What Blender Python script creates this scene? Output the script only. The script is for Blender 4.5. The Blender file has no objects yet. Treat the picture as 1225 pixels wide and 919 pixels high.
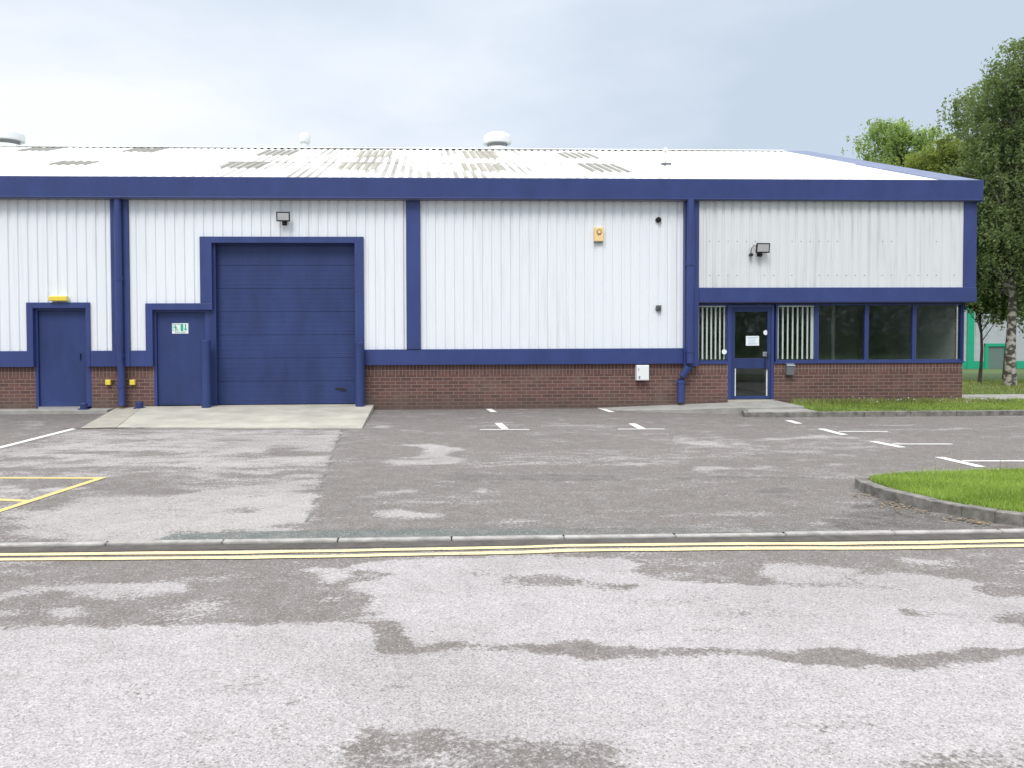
import bpy, math, random
import numpy as np
from mathutils import Matrix, Vector
R = math.radians
C = bpy.data.collections.new('scene'); bpy.context.scene.collection.children.link(C)
S = bpy.context.scene
random.seed(4)

# ------------------------------------------------------------------ camera
FPX, PX, PY, W, H = 952.0, 546.0, 422.0, 1225.0, 919.0
CAMZ = 1.5
ROT = Matrix.Rotation(R(-2.3), 3, 'Z') @ Matrix.Rotation(R(90 - 1.5), 3, 'X') @ Matrix.Rotation(R(-0.2), 3, 'Z')
cd = bpy.data.cameras.new('camera'); cam = bpy.data.objects.new('camera', cd); C.objects.link(cam)
cam.matrix_world = Matrix.Translation((0, 0, CAMZ)) @ ROT.to_4x4()
cd.sensor_width = 36; cd.lens = FPX / W * 36; cd.clip_end = 1500; cd.clip_start = 0.05
cd.shift_x = (W / 2 - PX) / W; cd.shift_y = -(H / 2 - PY) / W
S.camera = cam

def ray(px, py): return ROT @ Vector(((px - PX) / FPX, -(py - PY) / FPX, -1.0))
YF = 17.0                       # outer face of the wall cladding
def F(px, py, y=YF):            # photo measure -> metres (X, Z) on a plane parallel to the facade
    d = ray(px, py); t = y / d.y; return (d.x * t, CAMZ + d.z * t)
def FX(px, py=400, y=YF): return F(px, py, y)[0]
def FZ(px, py, y=YF): return F(px, py, y)[1]
ZG = -0.165                     # car park surface
ZR = -0.185                     # road surface
def G(px, py, z=ZG):            # photo measure -> metres (X, Y) on the ground
    d = ray(px, py); t = (z - CAMZ) / d.z; return (d.x * t, d.y * t)

# ------------------------------------------------------------------ materials
def mat(name, col, rough=0.6, metal=0.0, spec=0.5, var=0.0, vscale=3.0, bump=0.0, bscale=60.0, col2=None, vstretch=(1, 1, 1)):
    m = bpy.data.materials.new(name); m.use_nodes = True
    nt = m.node_tree; b = nt.nodes['Principled BSDF']
    b.inputs['Base Color'].default_value = (*col, 1); b.inputs['Roughness'].default_value = rough
    b.inputs['Metallic'].default_value = metal; b.inputs['Specular IOR Level'].default_value = spec
    if var or col2 or bump:
        tc = nt.nodes.new('ShaderNodeTexCoord'); mp = nt.nodes.new('ShaderNodeMapping'); mp.inputs['Scale'].default_value = vstretch
        nt.links.new(tc.outputs['Object'], mp.inputs[0])
    if var or col2:
        n = nt.nodes.new('ShaderNodeTexNoise'); n.inputs['Scale'].default_value = vscale; n.inputs['Detail'].default_value = 7; n.inputs['Roughness'].default_value = 0.65
        nt.links.new(mp.outputs[0], n.inputs['Vector'])
        r = nt.nodes.new('ShaderNodeValToRGB'); r.color_ramp.elements[0].position = 0.32; r.color_ramp.elements[1].position = 0.68
        c2 = col2 if col2 else tuple(c * (1 - var) for c in col)
        r.color_ramp.elements[0].color = (*c2, 1); r.color_ramp.elements[1].color = (*[min(1, c * (1 + (var * .5 if not col2 else 0))) for c in col], 1)
        nt.links.new(n.outputs['Fac'], r.inputs[0]); nt.links.new(r.outputs[0], b.inputs['Base Color'])
    if bump:
        n2 = nt.nodes.new('ShaderNodeTexNoise'); n2.inputs['Scale'].default_value = bscale; n2.inputs['Detail'].default_value = 4
        nt.links.new(tc.outputs['Object'], n2.inputs['Vector'])
        bp = nt.nodes.new('ShaderNodeBump'); bp.inputs['Strength'].default_value = bump; bp.inputs['Distance'].default_value = 0.01
        nt.links.new(n2.outputs['Fac'], bp.inputs['Height']); nt.links.new(bp.outputs[0], b.inputs['Normal'])
    return m

class NT:
    def __init__(s, m): s.t = m.node_tree
    def n(s, typ, **kw):
        x = s.t.nodes.new(typ)
        for k, v in kw.items():
            if k.startswith('i_'):
                key = k[2:]; key = int(key) if key.isdigit() else key.replace('_', ' ')
                x.inputs[key].default_value = v
            else: setattr(x, k, v)
        return x
    def l(s, a, b): s.t.links.new(a, b)
    def math(s, op, a, b=None, clamp=False):
        x = s.t.nodes.new('ShaderNodeMath'); x.operation = op; x.use_clamp = clamp
        for i, v in enumerate((a, b)):
            if v is None: continue
            if isinstance(v, (int, float)): x.inputs[i].default_value = v
            else: s.t.links.new(v, x.inputs[i])
        return x.outputs[0]
    def mix(s, f, a, b):
        x = s.t.nodes.new('ShaderNodeMix'); x.data_type = 'RGBA'
        if isinstance(f, (int, float)): x.inputs[0].default_value = f
        else: s.t.links.new(f, x.inputs[0])
        for i, v in ((6, a), (7, b)):
            if isinstance(v, tuple): x.inputs[i].default_value = (*v, 1)
            else: s.t.links.new(v, x.inputs[i])
        return x.outputs[2]
    def sstep(s, v, a, b):
        x = s.t.nodes.new('ShaderNodeMapRange'); x.interpolation_type = 'SMOOTHSTEP'
        x.inputs[1].default_value = a; x.inputs[2].default_value = b; s.t.links.new(v, x.inputs[0]); return x.outputs[0]

BLUE = (0.036, 0.057, 0.190)
M = {}
M['blue'] = mat('blue_coated_steel', BLUE, 0.42, spec=0.4, var=0.16, vscale=2.5, bump=0.25, bscale=2.0, vstretch=(1, 1, .5))
M['blue_door'] = mat('blue_door_paint', (0.028, 0.048, 0.155), 0.48, spec=0.35, var=0.28, vscale=1.6, bump=0.2, bscale=6, vstretch=(1, 1, .35))
M['blue_dark'] = mat('blue_reveal_steel', (0.026, 0.043, 0.14), 0.5, spec=0.3)
M['soffit'] = mat('soffit_steel', (0.12, 0.13, 0.19), 0.6)
M['verge'] = mat('sky_sheen_verge_capping', (0.19, 0.225, 0.33), 0.75, spec=.2, var=0.12, vscale=2)  # blue capping painted paler: the sky's sheen is put into its colour
M['dark_metal'] = mat('black_painted_metal', (0.015, 0.016, 0.018), 0.4)
M['grey_metal'] = mat('grey_plastic', (0.13, 0.14, 0.15), 0.5)
M['chrome'] = mat('brushed_steel', (0.55, 0.57, 0.6), 0.3, 0.9)
M['lens'] = mat('lamp_glass', (0.45, 0.47, 0.47), 0.15)
M['cream'] = mat('cream_plastic', (0.85, 0.62, 0.30), 0.4)
M['white'] = mat('white_plastic', (0.78, 0.8, 0.8), 0.4)
M['yellow'] = mat('yellow_plastic', (0.78, 0.62, 0.08), 0.4)
M['paper'] = mat('white_paper', (0.8, 0.85, 0.88), 0.8)
M['ink'] = mat('pale_blue_ink', (0.3, 0.5, 0.62), 0.8)
M['green_sign'] = mat('green_sign_film', (0.02, 0.42, 0.28), 0.4)
M['blind'] = mat('white_blind_fabric', (0.85, 0.85, 0.82), 0.8)
M['vent_white'] = mat('white_grp', (0.70, 0.72, 0.72), 0.5, var=0.06, vscale=4)
M['vent_grey'] = mat('grey_cowl_throat', (0.25, 0.26, 0.27), 0.6)
M['room'] = mat('office_plaster', (0.42, 0.43, 0.42), 0.9, var=0.25, vscale=1.5)
M['carpet'] = mat('office_carpet', (0.05, 0.055, 0.06), 0.95)
M['bark'] = mat('tree_bark', (0.09, 0.07, 0.055), 0.95, var=0.5, vscale=9, bump=0.6, bscale=30)
M['concrete'] = mat('apron_concrete', (0.50, 0.475, 0.41), 0.85, col2=(0.33, 0.32, 0.28), vscale=1.6, bump=0.25, bscale=90, vstretch=(1, 1, 1))
M['kerb'] = mat('kerb_concrete', (0.26, 0.25, 0.23), 0.9, col2=(0.095, 0.09, 0.078), vscale=9, bump=0.4, bscale=80)
M['kerb_pale'] = mat('worn_pale_kerb', (0.46, 0.45, 0.43), 0.85, col2=(0.24, 0.235, 0.22), vscale=7, bump=0.4, bscale=80)
M['paving'] = mat('path_paving', (0.37, 0.365, 0.34), 0.85, col2=(0.25, 0.245, 0.23), vscale=3, bump=0.3, bscale=70)
M['soil'] = mat('soil_under_grass', (0.07, 0.085, 0.025), 0.95, var=0.5, vscale=12)
M['debris'] = mat('dry_leaf_litter', (0.27, 0.21, 0.125), 0.9, var=0.6, vscale=20)

# glass: real reflections over a clear pane
def glassmat(name, tint):
    m = bpy.data.materials.new(name); m.use_nodes = True; t = NT(m); t.t.nodes.clear()
    o = t.n('ShaderNodeOutputMaterial'); tr = t.n('ShaderNodeBsdfTransparent'); tr.inputs[0].default_value = (*tint, 1)
    gl = t.n('ShaderNodeBsdfGlossy'); gl.inputs['Roughness'].default_value = 0.03; gl.inputs[0].default_value = (.9, 1, .97, 1)
    lw = t.n('ShaderNodeLayerWeight'); lw.inputs[0].default_value = .5; fa_ = t.math('ADD', t.math('MULTIPLY', t.math('POWER', lw.outputs['Facing'], 5.0), .94), .048)
    mx = t.n('ShaderNodeMixShader'); t.l(fa_, mx.inputs[0]); t.l(tr.outputs[0], mx.inputs[1]); t.l(gl.outputs[0], mx.inputs[2]); t.l(mx.outputs[0], o.inputs[0])
    return m
M['glass'] = glassmat('window_glass', (0.93, 0.96, 0.95))

# wall cladding: white coated steel, faint streaks and dust
def cladmat(name, base, dirt, amt, streak=(6, 6, 0.35)):
    m = bpy.data.materials.new(name); m.use_nodes = True; t = NT(m); b = t.t.nodes['Principled BSDF']
    tc = t.n('ShaderNodeTexCoord'); mp = t.n('ShaderNodeMapping'); mp.inputs['Scale'].default_value = streak; t.l(tc.outputs['Object'], mp.inputs[0])
    n = t.n('ShaderNodeTexNoise', i_Scale=2.0, i_Detail=6.0); t.l(mp.outputs[0], n.inputs['Vector'])
    n2 = t.n('ShaderNodeTexNoise', i_Scale=0.5, i_Detail=5.0); t.l(tc.outputs['Object'], n2.inputs['Vector'])
    f = t.math('MULTIPLY', t.sstep(n.outputs['Fac'], .42, .75), t.sstep(n2.outputs['Fac'], .35, .7)); f = t.math('MULTIPLY', f, amt)
    t.l(t.mix(f, base, dirt), b.inputs['Base Color']); b.inputs['Roughness'].default_value = 0.5; b.inputs['Specular IOR Level'].default_value = 0.35
    return m
M['clad'] = cladmat('white_wall_cladding', (0.78, 0.815, 0.85), (0.50, 0.5, 0.5), 0.28)
M['clad_old'] = cladmat('older_white_wall_cladding', (0.68, 0.71, 0.72), (0.42, 0.44, 0.42), 0.7)
M['roof'] = cladmat('white_roof_cladding', (0.80, 0.81, 0.80), (0.36, 0.34, 0.28), 0.9, (5, 0.5, 0.5))
m = M['roof']; t = NT(m); b = t.t.nodes['Principled BSDF']; old = b.inputs['Base Color'].links[0].from_socket
tc = t.n('ShaderNodeTexCoord'); sp = t.n('ShaderNodeSeparateXYZ'); t.l(tc.outputs['Object'], sp.inputs[0])
ph = t.math('FRACT', t.math('MULTIPLY', t.math('ADD', sp.outputs[0], 26.0), 5.0))
val = t.math('MULTIPLY', t.sstep(ph, .30, .40), t.math('SUBTRACT', 1.0, t.sstep(ph, .76, .86)))
mp = t.n('ShaderNodeMapping'); mp.inputs['Scale'].default_value = (1.2, .25, .25); t.l(tc.outputs['Object'], mp.inputs[0])
n = t.n('ShaderNodeTexNoise', i_Scale=1.0, i_Detail=5.0); t.l(mp.outputs[0], n.inputs['Vector'])
band = t.math('MULTIPLY', t.sstep(sp.outputs[0], -7.0, -3.5), t.math('SUBTRACT', 1.0, t.sstep(sp.outputs[0], 2.0, 5.0)))
k_ = t.math('MULTIPLY', t.math('MULTIPLY', val, t.math('ADD', t.math('MULTIPLY', band, .75), .25)), t.sstep(n.outputs['Fac'], .25, .65))
t.l(t.mix(k_, old, (0.24, 0.23, 0.19)), b.inputs['Base Color'])
M['rooflight'] = mat('mossy_rooflight', (0.20, 0.195, 0.175), 0.8, col2=(0.28, 0.28, 0.25), vscale=2.5)
M['moss'] = mat('yellow_moss_rooflight', (0.25, 0.24, 0.18), 0.85, col2=(0.40, 0.39, 0.34), vscale=3)

def brickmat(name, w, h, soldier=False):
    m = bpy.data.materials.new(name); m.use_nodes = True; t = NT(m); b = t.t.nodes['Principled BSDF']
    tc = t.n('ShaderNodeTexCoord'); sp = t.n('ShaderNodeSeparateXYZ'); t.l(tc.outputs['Object'], sp.inputs[0])
    cb = t.n('ShaderNodeCombineXYZ'); s = t.math('ADD', sp.outputs[0], sp.outputs[1]); t.l(s, cb.inputs[0]); t.l(sp.outputs[2], cb.inputs[1])
    br = t.n('ShaderNodeTexBrick'); t.l(cb.outputs[0], br.inputs['Vector'])
    br.inputs['Scale'].default_value = 1; br.inputs['Brick Width'].default_value = w; br.inputs['Row Height'].default_value = h
    br.inputs['Mortar Size'].default_value = 0.006; br.inputs['Mortar Smooth'].default_value = 0.2; br.inputs['Bias'].default_value = -0.1
    if soldier: br.offset = 0
    br.inputs['Color1'].default_value = (0.150, 0.072, 0.060, 1); br.inputs['Color2'].default_value = (0.090, 0.048, 0.044, 1); br.inputs['Mortar'].default_value = (0.26, 0.20, 0.175, 1)
    n = t.n('ShaderNodeTexNoise', i_Scale=2.2, i_Detail=6.0); t.l(tc.outputs['Object'], n.inputs['Vector'])
    # damp and grime rising from the foot of the wall, efflorescence
    ht = t.math('ADD', sp.outputs[2], t.math('MULTIPLY', n.outputs['Fac'], -0.3))
    g = t.math('MULTIPLY', t.math('SUBTRACT', 1.0, t.sstep(ht, -0.33, 0.10)), 0.6)
    c = t.mix(g, br.outputs['Color'], (0.085, 0.07, 0.055))
    c = t.mix(t.math('MULTIPLY', t.sstep(n.outputs['Fac'], .5, .75), .35), c, (0.20, 0.15, 0.125))
    t.l(c, b.inputs['Base Color']); b.inputs['Roughness'].default_value = 0.85
    bp = t.n('ShaderNodeBump', i_Strength=0.6, i_Distance=0.008); bp.invert = True; t.l(br.outputs['Fac'], bp.inputs['Height']); t.l(bp.outputs[0], b.inputs['Normal'])
    return m
M['brick'] = brickmat('dark_red_brick', 0.225, 0.075)
M['soldier'] = brickmat('soldier_course_brick', 0.075, 0.225, True)

# asphalt: ragged pale (dry, dusty) and dark (damp) areas from the 'stain' attribute, aggregate speckle
def asphalt(name, dark, pale, aggscale):
    m = bpy.data.materials.new(name); m.use_nodes = True; t = NT(m); b = t.t.nodes['Principled BSDF']
    tc = t.n('ShaderNodeTexCoord'); at = t.n('ShaderNodeAttribute'); at.attribute_name = 'stain'
    sp = t.n('ShaderNodeSeparateColor'); t.l(at.outputs['Color'], sp.inputs[0])
    mp = t.n('ShaderNodeMapping'); mp.inputs['Scale'].default_value = (0.8, 3.2, 1); t.l(tc.outputs['Object'], mp.inputs[0])
    def noise(sc, det, src=tc.outputs['Object'], rough=.6):
        n = t.n('ShaderNodeTexNoise'); n.inputs['Scale'].default_value = sc; n.inputs['Detail'].default_value = det; n.inputs['Roughness'].default_value = rough
        t.l(src, n.inputs['Vector']); return n.outputs['Fac']
    nA = noise(1.7, 10, mp.outputs[0], .78); nB = noise(aggscale * .35, 4, rough=.7); nF = noise(aggscale, 3, rough=.8)
    v = t.math('ADD', sp.outputs[0], t.math('MULTIPLY', t.math('SUBTRACT', nA, .5), 0.9))
    v = t.math('ADD', v, t.math('MULTIPLY', t.math('SUBTRACT', nB, .5), 2.6))
    f = t.sstep(v, .22, .82)
    c = t.mix(f, dark, pale)
    c = t.mix(t.math('MULTIPLY', sp.outputs[1], .8), c, tuple(x * .42 for x in dark))       # black patch repairs, oil
    c = t.mix(t.math('MULTIPLY', sp.outputs[2], .75), c, (0.105, 0.135, 0.128))                # green-grey strip
    # broad tone
    nM = noise(5.5, 5); c = t.mix(t.math('MULTIPLY', t.sstep(nM, .38, .66), .28), c, tuple(x*.72 for x in pale)); nL = noise(.45, 4); c = t.mix(t.math('MULTIPLY', t.sstep(nL, .42, .62), .22), c, tuple(x*.8 for x in dark))
    c2 = t.mix(t.math('MULTIPLY', t.sstep(nA, .35, .65), .2), c, t.mix(.5, c, (0.19, 0.175, 0.165)))
    # aggregate
    vo = t.n('ShaderNodeTexVoronoi'); vo.inputs['Scale'].default_value = aggscale * 1.3; t.l(tc.outputs['Object'], vo.inputs['Vector'])
    sv = t.n('ShaderNodeSeparateColor'); t.l(vo.outputs['Color'], sv.inputs[0])
    gain = t.math('ADD', t.math('MULTIPLY', sv.outputs[0], .5), .75)
    gain = t.math('MULTIPLY', gain, t.math('ADD', t.math('MULTIPLY', nF, 1.1), .45))
    vm = t.n('ShaderNodeVectorMath'); vm.operation = 'SCALE'; t.l(c2, vm.inputs[0]); t.l(gain, vm.inputs['Scale'])
    speck = t.math('MULTIPLY', t.sstep(sv.outputs[1], .93, .96), .55); fin = t.mix(speck, vm.outputs[0], (0.42, 0.41, 0.40))
    sd = t.math('MULTIPLY', t.sstep(sv.outputs[2], .93, .97), .45); fin = t.mix(sd, fin, (0.05, 0.047, 0.045))
    t.l(fin, b.inputs['Base Color']); b.inputs['Roughness'].default_value = 0.8; b.inputs['Specular IOR Level'].default_value = 0.35
    bp = t.n('ShaderNodeBump', i_Strength=0.55, i_Distance=0.006); hh = t.math('ADD', vo.outputs['Distance'], nF); t.l(hh, bp.inputs['Height']); t.l(bp.outputs[0], b.inputs['Normal'])
    return m
M['road'] = asphalt('road_asphalt', (0.172, 0.154, 0.142), (0.42, 0.397, 0.402), 95)
M['park'] = asphalt('car_park_asphalt', (0.160, 0.145, 0.133), (0.385, 0.366, 0.360), 85)

def paint(name, col, under, wear=.5):
    m = bpy.data.materials.new(name); m.use_nodes = True; t = NT(m); b = t.t.nodes['Principled BSDF']
    tc = t.n('ShaderNodeTexCoord'); n = t.n('ShaderNodeTexNoise', i_Scale=14.0, i_Detail=6.0, i_Roughness=.7); t.l(tc.outputs['Object'], n.inputs['Vector'])
    n2 = t.n('ShaderNodeTexNoise', i_Scale=90.0, i_Detail=2.0); t.l(tc.outputs['Object'], n2.inputs['Vector'])
    v = t.math('ADD', n.outputs['Fac'], t.math('MULTIPLY', t.math('SUBTRACT', n2.outputs['Fac'], .5), .6))
    t.l(t.mix(t.sstep(v, wear + .03, wear + .2), col, under), b.inputs['Base Color']); b.inputs['Roughness'].default_value = .7
    return m
M['paint_white'] = paint('white_line_paint', (0.80, 0.80, 0.78), (0.3, 0.29, 0.28), .54)
M['paint_faint'] = paint('worn_white_line_paint', (0.42, 0.42, 0.41), (0.2, 0.19, 0.18), .40)
M['paint_yellow'] = paint('yellow_line_paint', (0.76, 0.63, 0.34), (0.36, 0.33, 0.27), .51)
M['paint_yellow2'] = paint('yellow_bay_paint', (0.68, 0.50, 0.18), (0.34, 0.31, 0.25), .50)

def leafmat(name, a, bcol, trans=.45):
    m = bpy.data.materials.new(name); m.use_nodes = True; t = NT(m); t.t.nodes.clear()
    at = t.n('ShaderNodeAttribute'); at.attribute_name = 'tone'
    c = t.mix(at.outputs['Fac'], a, bcol)
    d = t.n('ShaderNodeBsdfPrincipled'); d.inputs['Roughness'].default_value = .6; d.inputs['Specular IOR Level'].default_value = .25; t.l(c, d.inputs['Base Color'])
    tr = t.n('ShaderNodeBsdfTranslucent'); c3 = t.n('ShaderNodeVectorMath'); c3.operation = 'MULTIPLY'; t.l(c, c3.inputs[0]); c3.inputs[1].default_value = (1.5, 1.6, .9); t.l(c3.outputs[0], tr.inputs[0])
    mx = t.n('ShaderNodeMixShader'); mx.inputs[0].default_value = trans; t.l(d.outputs[0], mx.inputs[1]); t.l(tr.outputs[0], mx.inputs[2])
    o = t.n('ShaderNodeOutputMaterial'); t.l(mx.outputs[0], o.inputs[0]); return m
M['leaf_birch'] = leafmat('birch_leaf', (0.085, 0.125, 0.05), (0.22, 0.28, 0.13))
M['leaf_dark'] = leafmat('dark_leaf', (0.055, 0.09, 0.032), (0.14, 0.19, 0.075))
M['leaf_light'] = leafmat('light_leaf', (0.18, 0.25, 0.085), (0.40, 0.50, 0.23))
M['leaf_olive'] = leafmat('olive_leaf', (0.13, 0.165, 0.04), (0.27, 0.33, 0.09))
M['grass'] = leafmat('grass_blade', (0.15, 0.23, 0.04), (0.38, 0.50, 0.13), .4)
M['grass_dry'] = leafmat('rough_grass_blade', (0.15, 0.20, 0.05), (0.38, 0.42, 0.17), .35)
m = mat('field_grass', (0.075, 0.125, 0.03), 0.95, col2=(0.045, 0.085, 0.02), vscale=3.0, bump=.5, bscale=50); M['field'] = m
m = bpy.data.materials.new('birch_bark'); m.use_nodes = True; t = NT(m); b = t.t.nodes['Principled BSDF']
tc = t.n('ShaderNodeTexCoord'); mp = t.n('ShaderNodeMapping'); mp.inputs['Scale'].default_value = (3, 3, 4); t.l(tc.outputs['Object'], mp.inputs[0])
n = t.n('ShaderNodeTexNoise', i_Scale=2.0, i_Detail=6.0); t.l(mp.outputs[0], n.inputs['Vector'])
t.l(t.mix(t.sstep(n.outputs['Fac'], .45, .58), (0.075, 0.065, 0.055), (0.40, 0.38, 0.34)), b.inputs['Base Color']); b.inputs['Roughness'].default_value = .9
M['birch_bark'] = m

# ------------------------------------------------------------------ mesh builder
class MB:
    def __init__(s): s.v = []; s.f = []; s.mi = []
    def add(s, vs, fs, mi=0):
        o = len(s.v); s.v += [tuple(v) for v in vs]; s.f += [tuple(i + o for i in f) for f in fs]; s.mi += [mi] * len(fs); return s
    def box(s, x0, x1, y0, y1, z0, z1, mi=0):
        x0, x1 = sorted((x0, x1)); y0, y1 = sorted((y0, y1)); z0, z1 = sorted((z0, z1))
        return s.add([(x0,y0,z0),(x1,y0,z0),(x1,y1,z0),(x0,y1,z0),(x0,y0,z1),(x1,y0,z1),(x1,y1,z1),(x0,y1,z1)],
              [(0,3,2,1),(4,5,6,7),(0,1,5,4),(1,2,6,5),(2,3,7,6),(3,0,4,7)], mi)
    def hexa(s, p, mi=0):   # 8 points: bottom 4 ccw, top 4 ccw
        return s.add(p, [(0,3,2,1),(4,5,6,7),(0,1,5,4),(1,2,6,5),(2,3,7,6),(3,0,4,7)], mi)
    def tube(s, pts, r, n=12, mi=0, caps=True):
        pts = [Vector(p) for p in pts]; rs = r if isinstance(r, (list, tuple)) else [r] * len(pts); rings = []
        for i, p in enumerate(pts):
            d = (pts[min(i + 1, len(pts) - 1)] - pts[max(i - 1, 0)]).normalized()
            a = Vector((0, 0, 1)) if abs(d.z) < .9 else Vector((1, 0, 0)); u = d.cross(a).normalized(); w = d.cross(u).normalized()
            rings.append([p + (u * math.cos(2*math.pi*k/n) + w * math.sin(2*math.pi*k/n)) * rs[i] for k in range(n)])
        vs = [q for rr in rings for q in rr]; fs = []
        for i in range(len(pts) - 1):
            for k in range(n):
                a, b2 = i*n + k, i*n + (k+1) % n; fs.append((a, b2, b2 + n, a + n))
        if caps: fs.append(tuple(range(n))); fs.append(tuple(reversed(range((len(pts)-1)*n, len(pts)*n))))
        return s.add(vs, fs, mi)
    def lathe(s, cx, cy, prof, n=20, mi=0):  # prof: (r, z)
        vs = []; fs = []
        for r, z in prof:
            for k in range(n): a = 2*math.pi*k/n; vs.append((cx + r*math.cos(a), cy + r*math.sin(a), z))
        for i in range(len(prof) - 1):
            for k in range(n): a, b2 = i*n+k, i*n+(k+1) % n; fs.append((a, b2, b2+n, a+n))
        fs.append(tuple(reversed(range(n)))); fs.append(tuple(range((len(prof)-1)*n, len(prof)*n)))
        return s.add(vs, fs, mi)
    def prism(s, poly, z0, z1, mi=0):
        n = len(poly); z0s = z0 if isinstance(z0, (list, tuple)) else [z0]*n; z1s = z1 if isinstance(z1, (list, tuple)) else [z1]*n
        vs = [(p[0], p[1], z0s[i]) for i, p in enumerate(poly)] + [(p[0], p[1], z1s[i]) for i, p in enumerate(poly)]
        fs = [tuple(reversed(range(n))), tuple(range(n, 2*n))] + [(i, (i+1) % n, n + (i+1) % n, n + i) for i in range(n)]
        return s.add(vs, fs, mi)
    def build(s, name, mats, parent=None, smooth=False, bevel=0.0, loc=None):
        me = bpy.data.meshes.new(name); vs = s.v
        if loc: vs = [(a-loc[0], b-loc[1], c-loc[2]) for a, b, c in vs]
        me.from_pydata(vs, [], s.f); me.update()
        mats = mats if isinstance(mats, (list, tuple)) else [mats]
        for q in mats: me.materials.append(M[q] if isinstance(q, str) else q)
        me.polygons.foreach_set('material_index', s.mi)
        if smooth: me.polygons.foreach_set('use_smooth', [True]*len(s.f))
        import bmesh
        bm = bmesh.new(); bm.from_mesh(me); bmesh.ops.recalc_face_normals(bm, faces=bm.faces); bm.to_mesh(me); bm.free()
        o = bpy.data.objects.new(name, me); C.objects.link(o)
        if loc and not parent: o.location = loc
        if parent: o.parent = parent; o.location = Vector(loc or (0,0,0)) - wloc(parent)
        if bevel:
            bv = o.modifiers.new('bevel', 'BEVEL'); bv.width = bevel; bv.segments = 2; bv.limit_method = 'ANGLE'; bv.angle_limit = R(50)
        if smooth:
            try:
                me.set_sharp_from_angle(angle=R(40))
            except Exception: pass
        return o
def wloc(o):
    v = Vector((0, 0, 0))
    while o: v += o.location; o = o.parent
    return v
def empty(name, loc): o = bpy.data.objects.new(name, None); C.objects.link(o); o.location = loc; o.empty_display_size = .3; return o
def tag(o, label, cat, group=None):
    o['label'] = label; o['category'] = cat
    if group: o['group'] = group
    return o
def struct(o, label=None):
    o['kind'] = 'structure'
    if label: o['label'] = label
    return o

# ------------------------------------------------------------------ world: overcast sky
w = bpy.data.worlds.new('World'); S.world = w; w.use_nodes = True; t = NT(w); t.t.nodes.clear()
SUN_EL, SUN_AZ = R(52), R(200)      # azimuth clockwise from +Y
sky = t.n('ShaderNodeTexSky'); sky.sky_type = 'NISHITA'; sky.sun_disc = False; sky.sun_elevation = SUN_EL; sky.sun_rotation = SUN_AZ
tc = t.n('ShaderNodeTexCoord'); sp = t.n('ShaderNodeSeparateXYZ'); t.l(tc.outputs['Generated'], sp.inputs[0])
mp = t.n('ShaderNodeMapping'); mp.inputs['Scale'].default_value = (1.3, 1.3, 3.4); mp.inputs['Location'].default_value = (.35, .2, .1); t.l(tc.outputs['Generated'], mp.inputs[0])
n = t.n('ShaderNodeTexNoise', i_Scale=1.5, i_Detail=5.0, i_Roughness=.5); t.l(mp.outputs[0], n.inputs['Vector'])
tone = t.math('ADD', t.math('MULTIPLY', t.math('SUBTRACT', n.outputs['Fac'], .5), 2.2), t.math('MULTIPLY', sp.outputs[0], -0.35))
# low bank of cloud is brighter to the left
low = t.math('SUBTRACT', 1.0, t.sstep(sp.outputs[2], .14, .40)); leftw = t.math('SUBTRACT', 1.0, t.sstep(sp.outputs[0], -.50, .30))
tone = t.math('ADD', tone, t.math('MULTIPLY', t.math('MULTIPLY', low, leftw), .55))
tone = t.math('ADD', tone, .36, True)
cr = t.n('ShaderNodeValToRGB'); e = cr.color_ramp.elements; e[0].position = 0; e[0].color = (.50, .585, .69, 1); e[1].position = 1; e[1].color = (.84, .87, .91, 1)
k = cr.color_ramp.elements.new(.5); k.color = (.65, .715, .81, 1); t.l(tone, cr.inputs[0])
zen = t.math('ADD', t.math('MULTIPLY', t.sstep(sp.outputs[2], .42, .85), 1.3), 1.0)
below = t.sstep(sp.outputs[2], -.08, .0)
vm = t.n('ShaderNodeVectorMath'); vm.operation = 'SCALE'; t.l(t.mix(t.sstep(sp.outputs[2], .40, .75), cr.outputs[0], (.83, .83, .84)), vm.inputs[0]); t.l(t.math('MULTIPLY', zen, t.math('ADD', t.math('MULTIPLY', below, .7), .3)), vm.inputs['Scale'])
bgs = t.n('ShaderNodeBackground', i_Strength=.05); t.l(sky.outputs[0], bgs.inputs[0])
bgc = t.n('ShaderNodeBackground', i_Strength=1.0); t.l(vm.outputs[0], bgc.inputs[0])
ad = t.n('ShaderNodeMixShader', i_0=.93); t.l(bgs.outputs[0], ad.inputs[1]); t.l(bgc.outputs[0], ad.inputs[2])
o = t.n('ShaderNodeOutputWorld'); t.l(ad.outputs[0], o.inputs[0])
ld = bpy.data.lights.new('sun', 'SUN'); ld.energy = 1.5; ld.angle = R(22); ld.color = (1, .965, .93)
lo = bpy.data.objects.new('sun', ld); C.objects.link(lo)
sd = Vector((math.sin(SUN_AZ)*math.cos(SUN_EL), math.cos(SUN_AZ)*math.cos(SUN_EL), math.sin(SUN_EL)))
lo.rotation_euler = (-sd).to_track_quat('-Z', 'Y').to_euler(); lo.location = (0, -20, 30)

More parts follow.
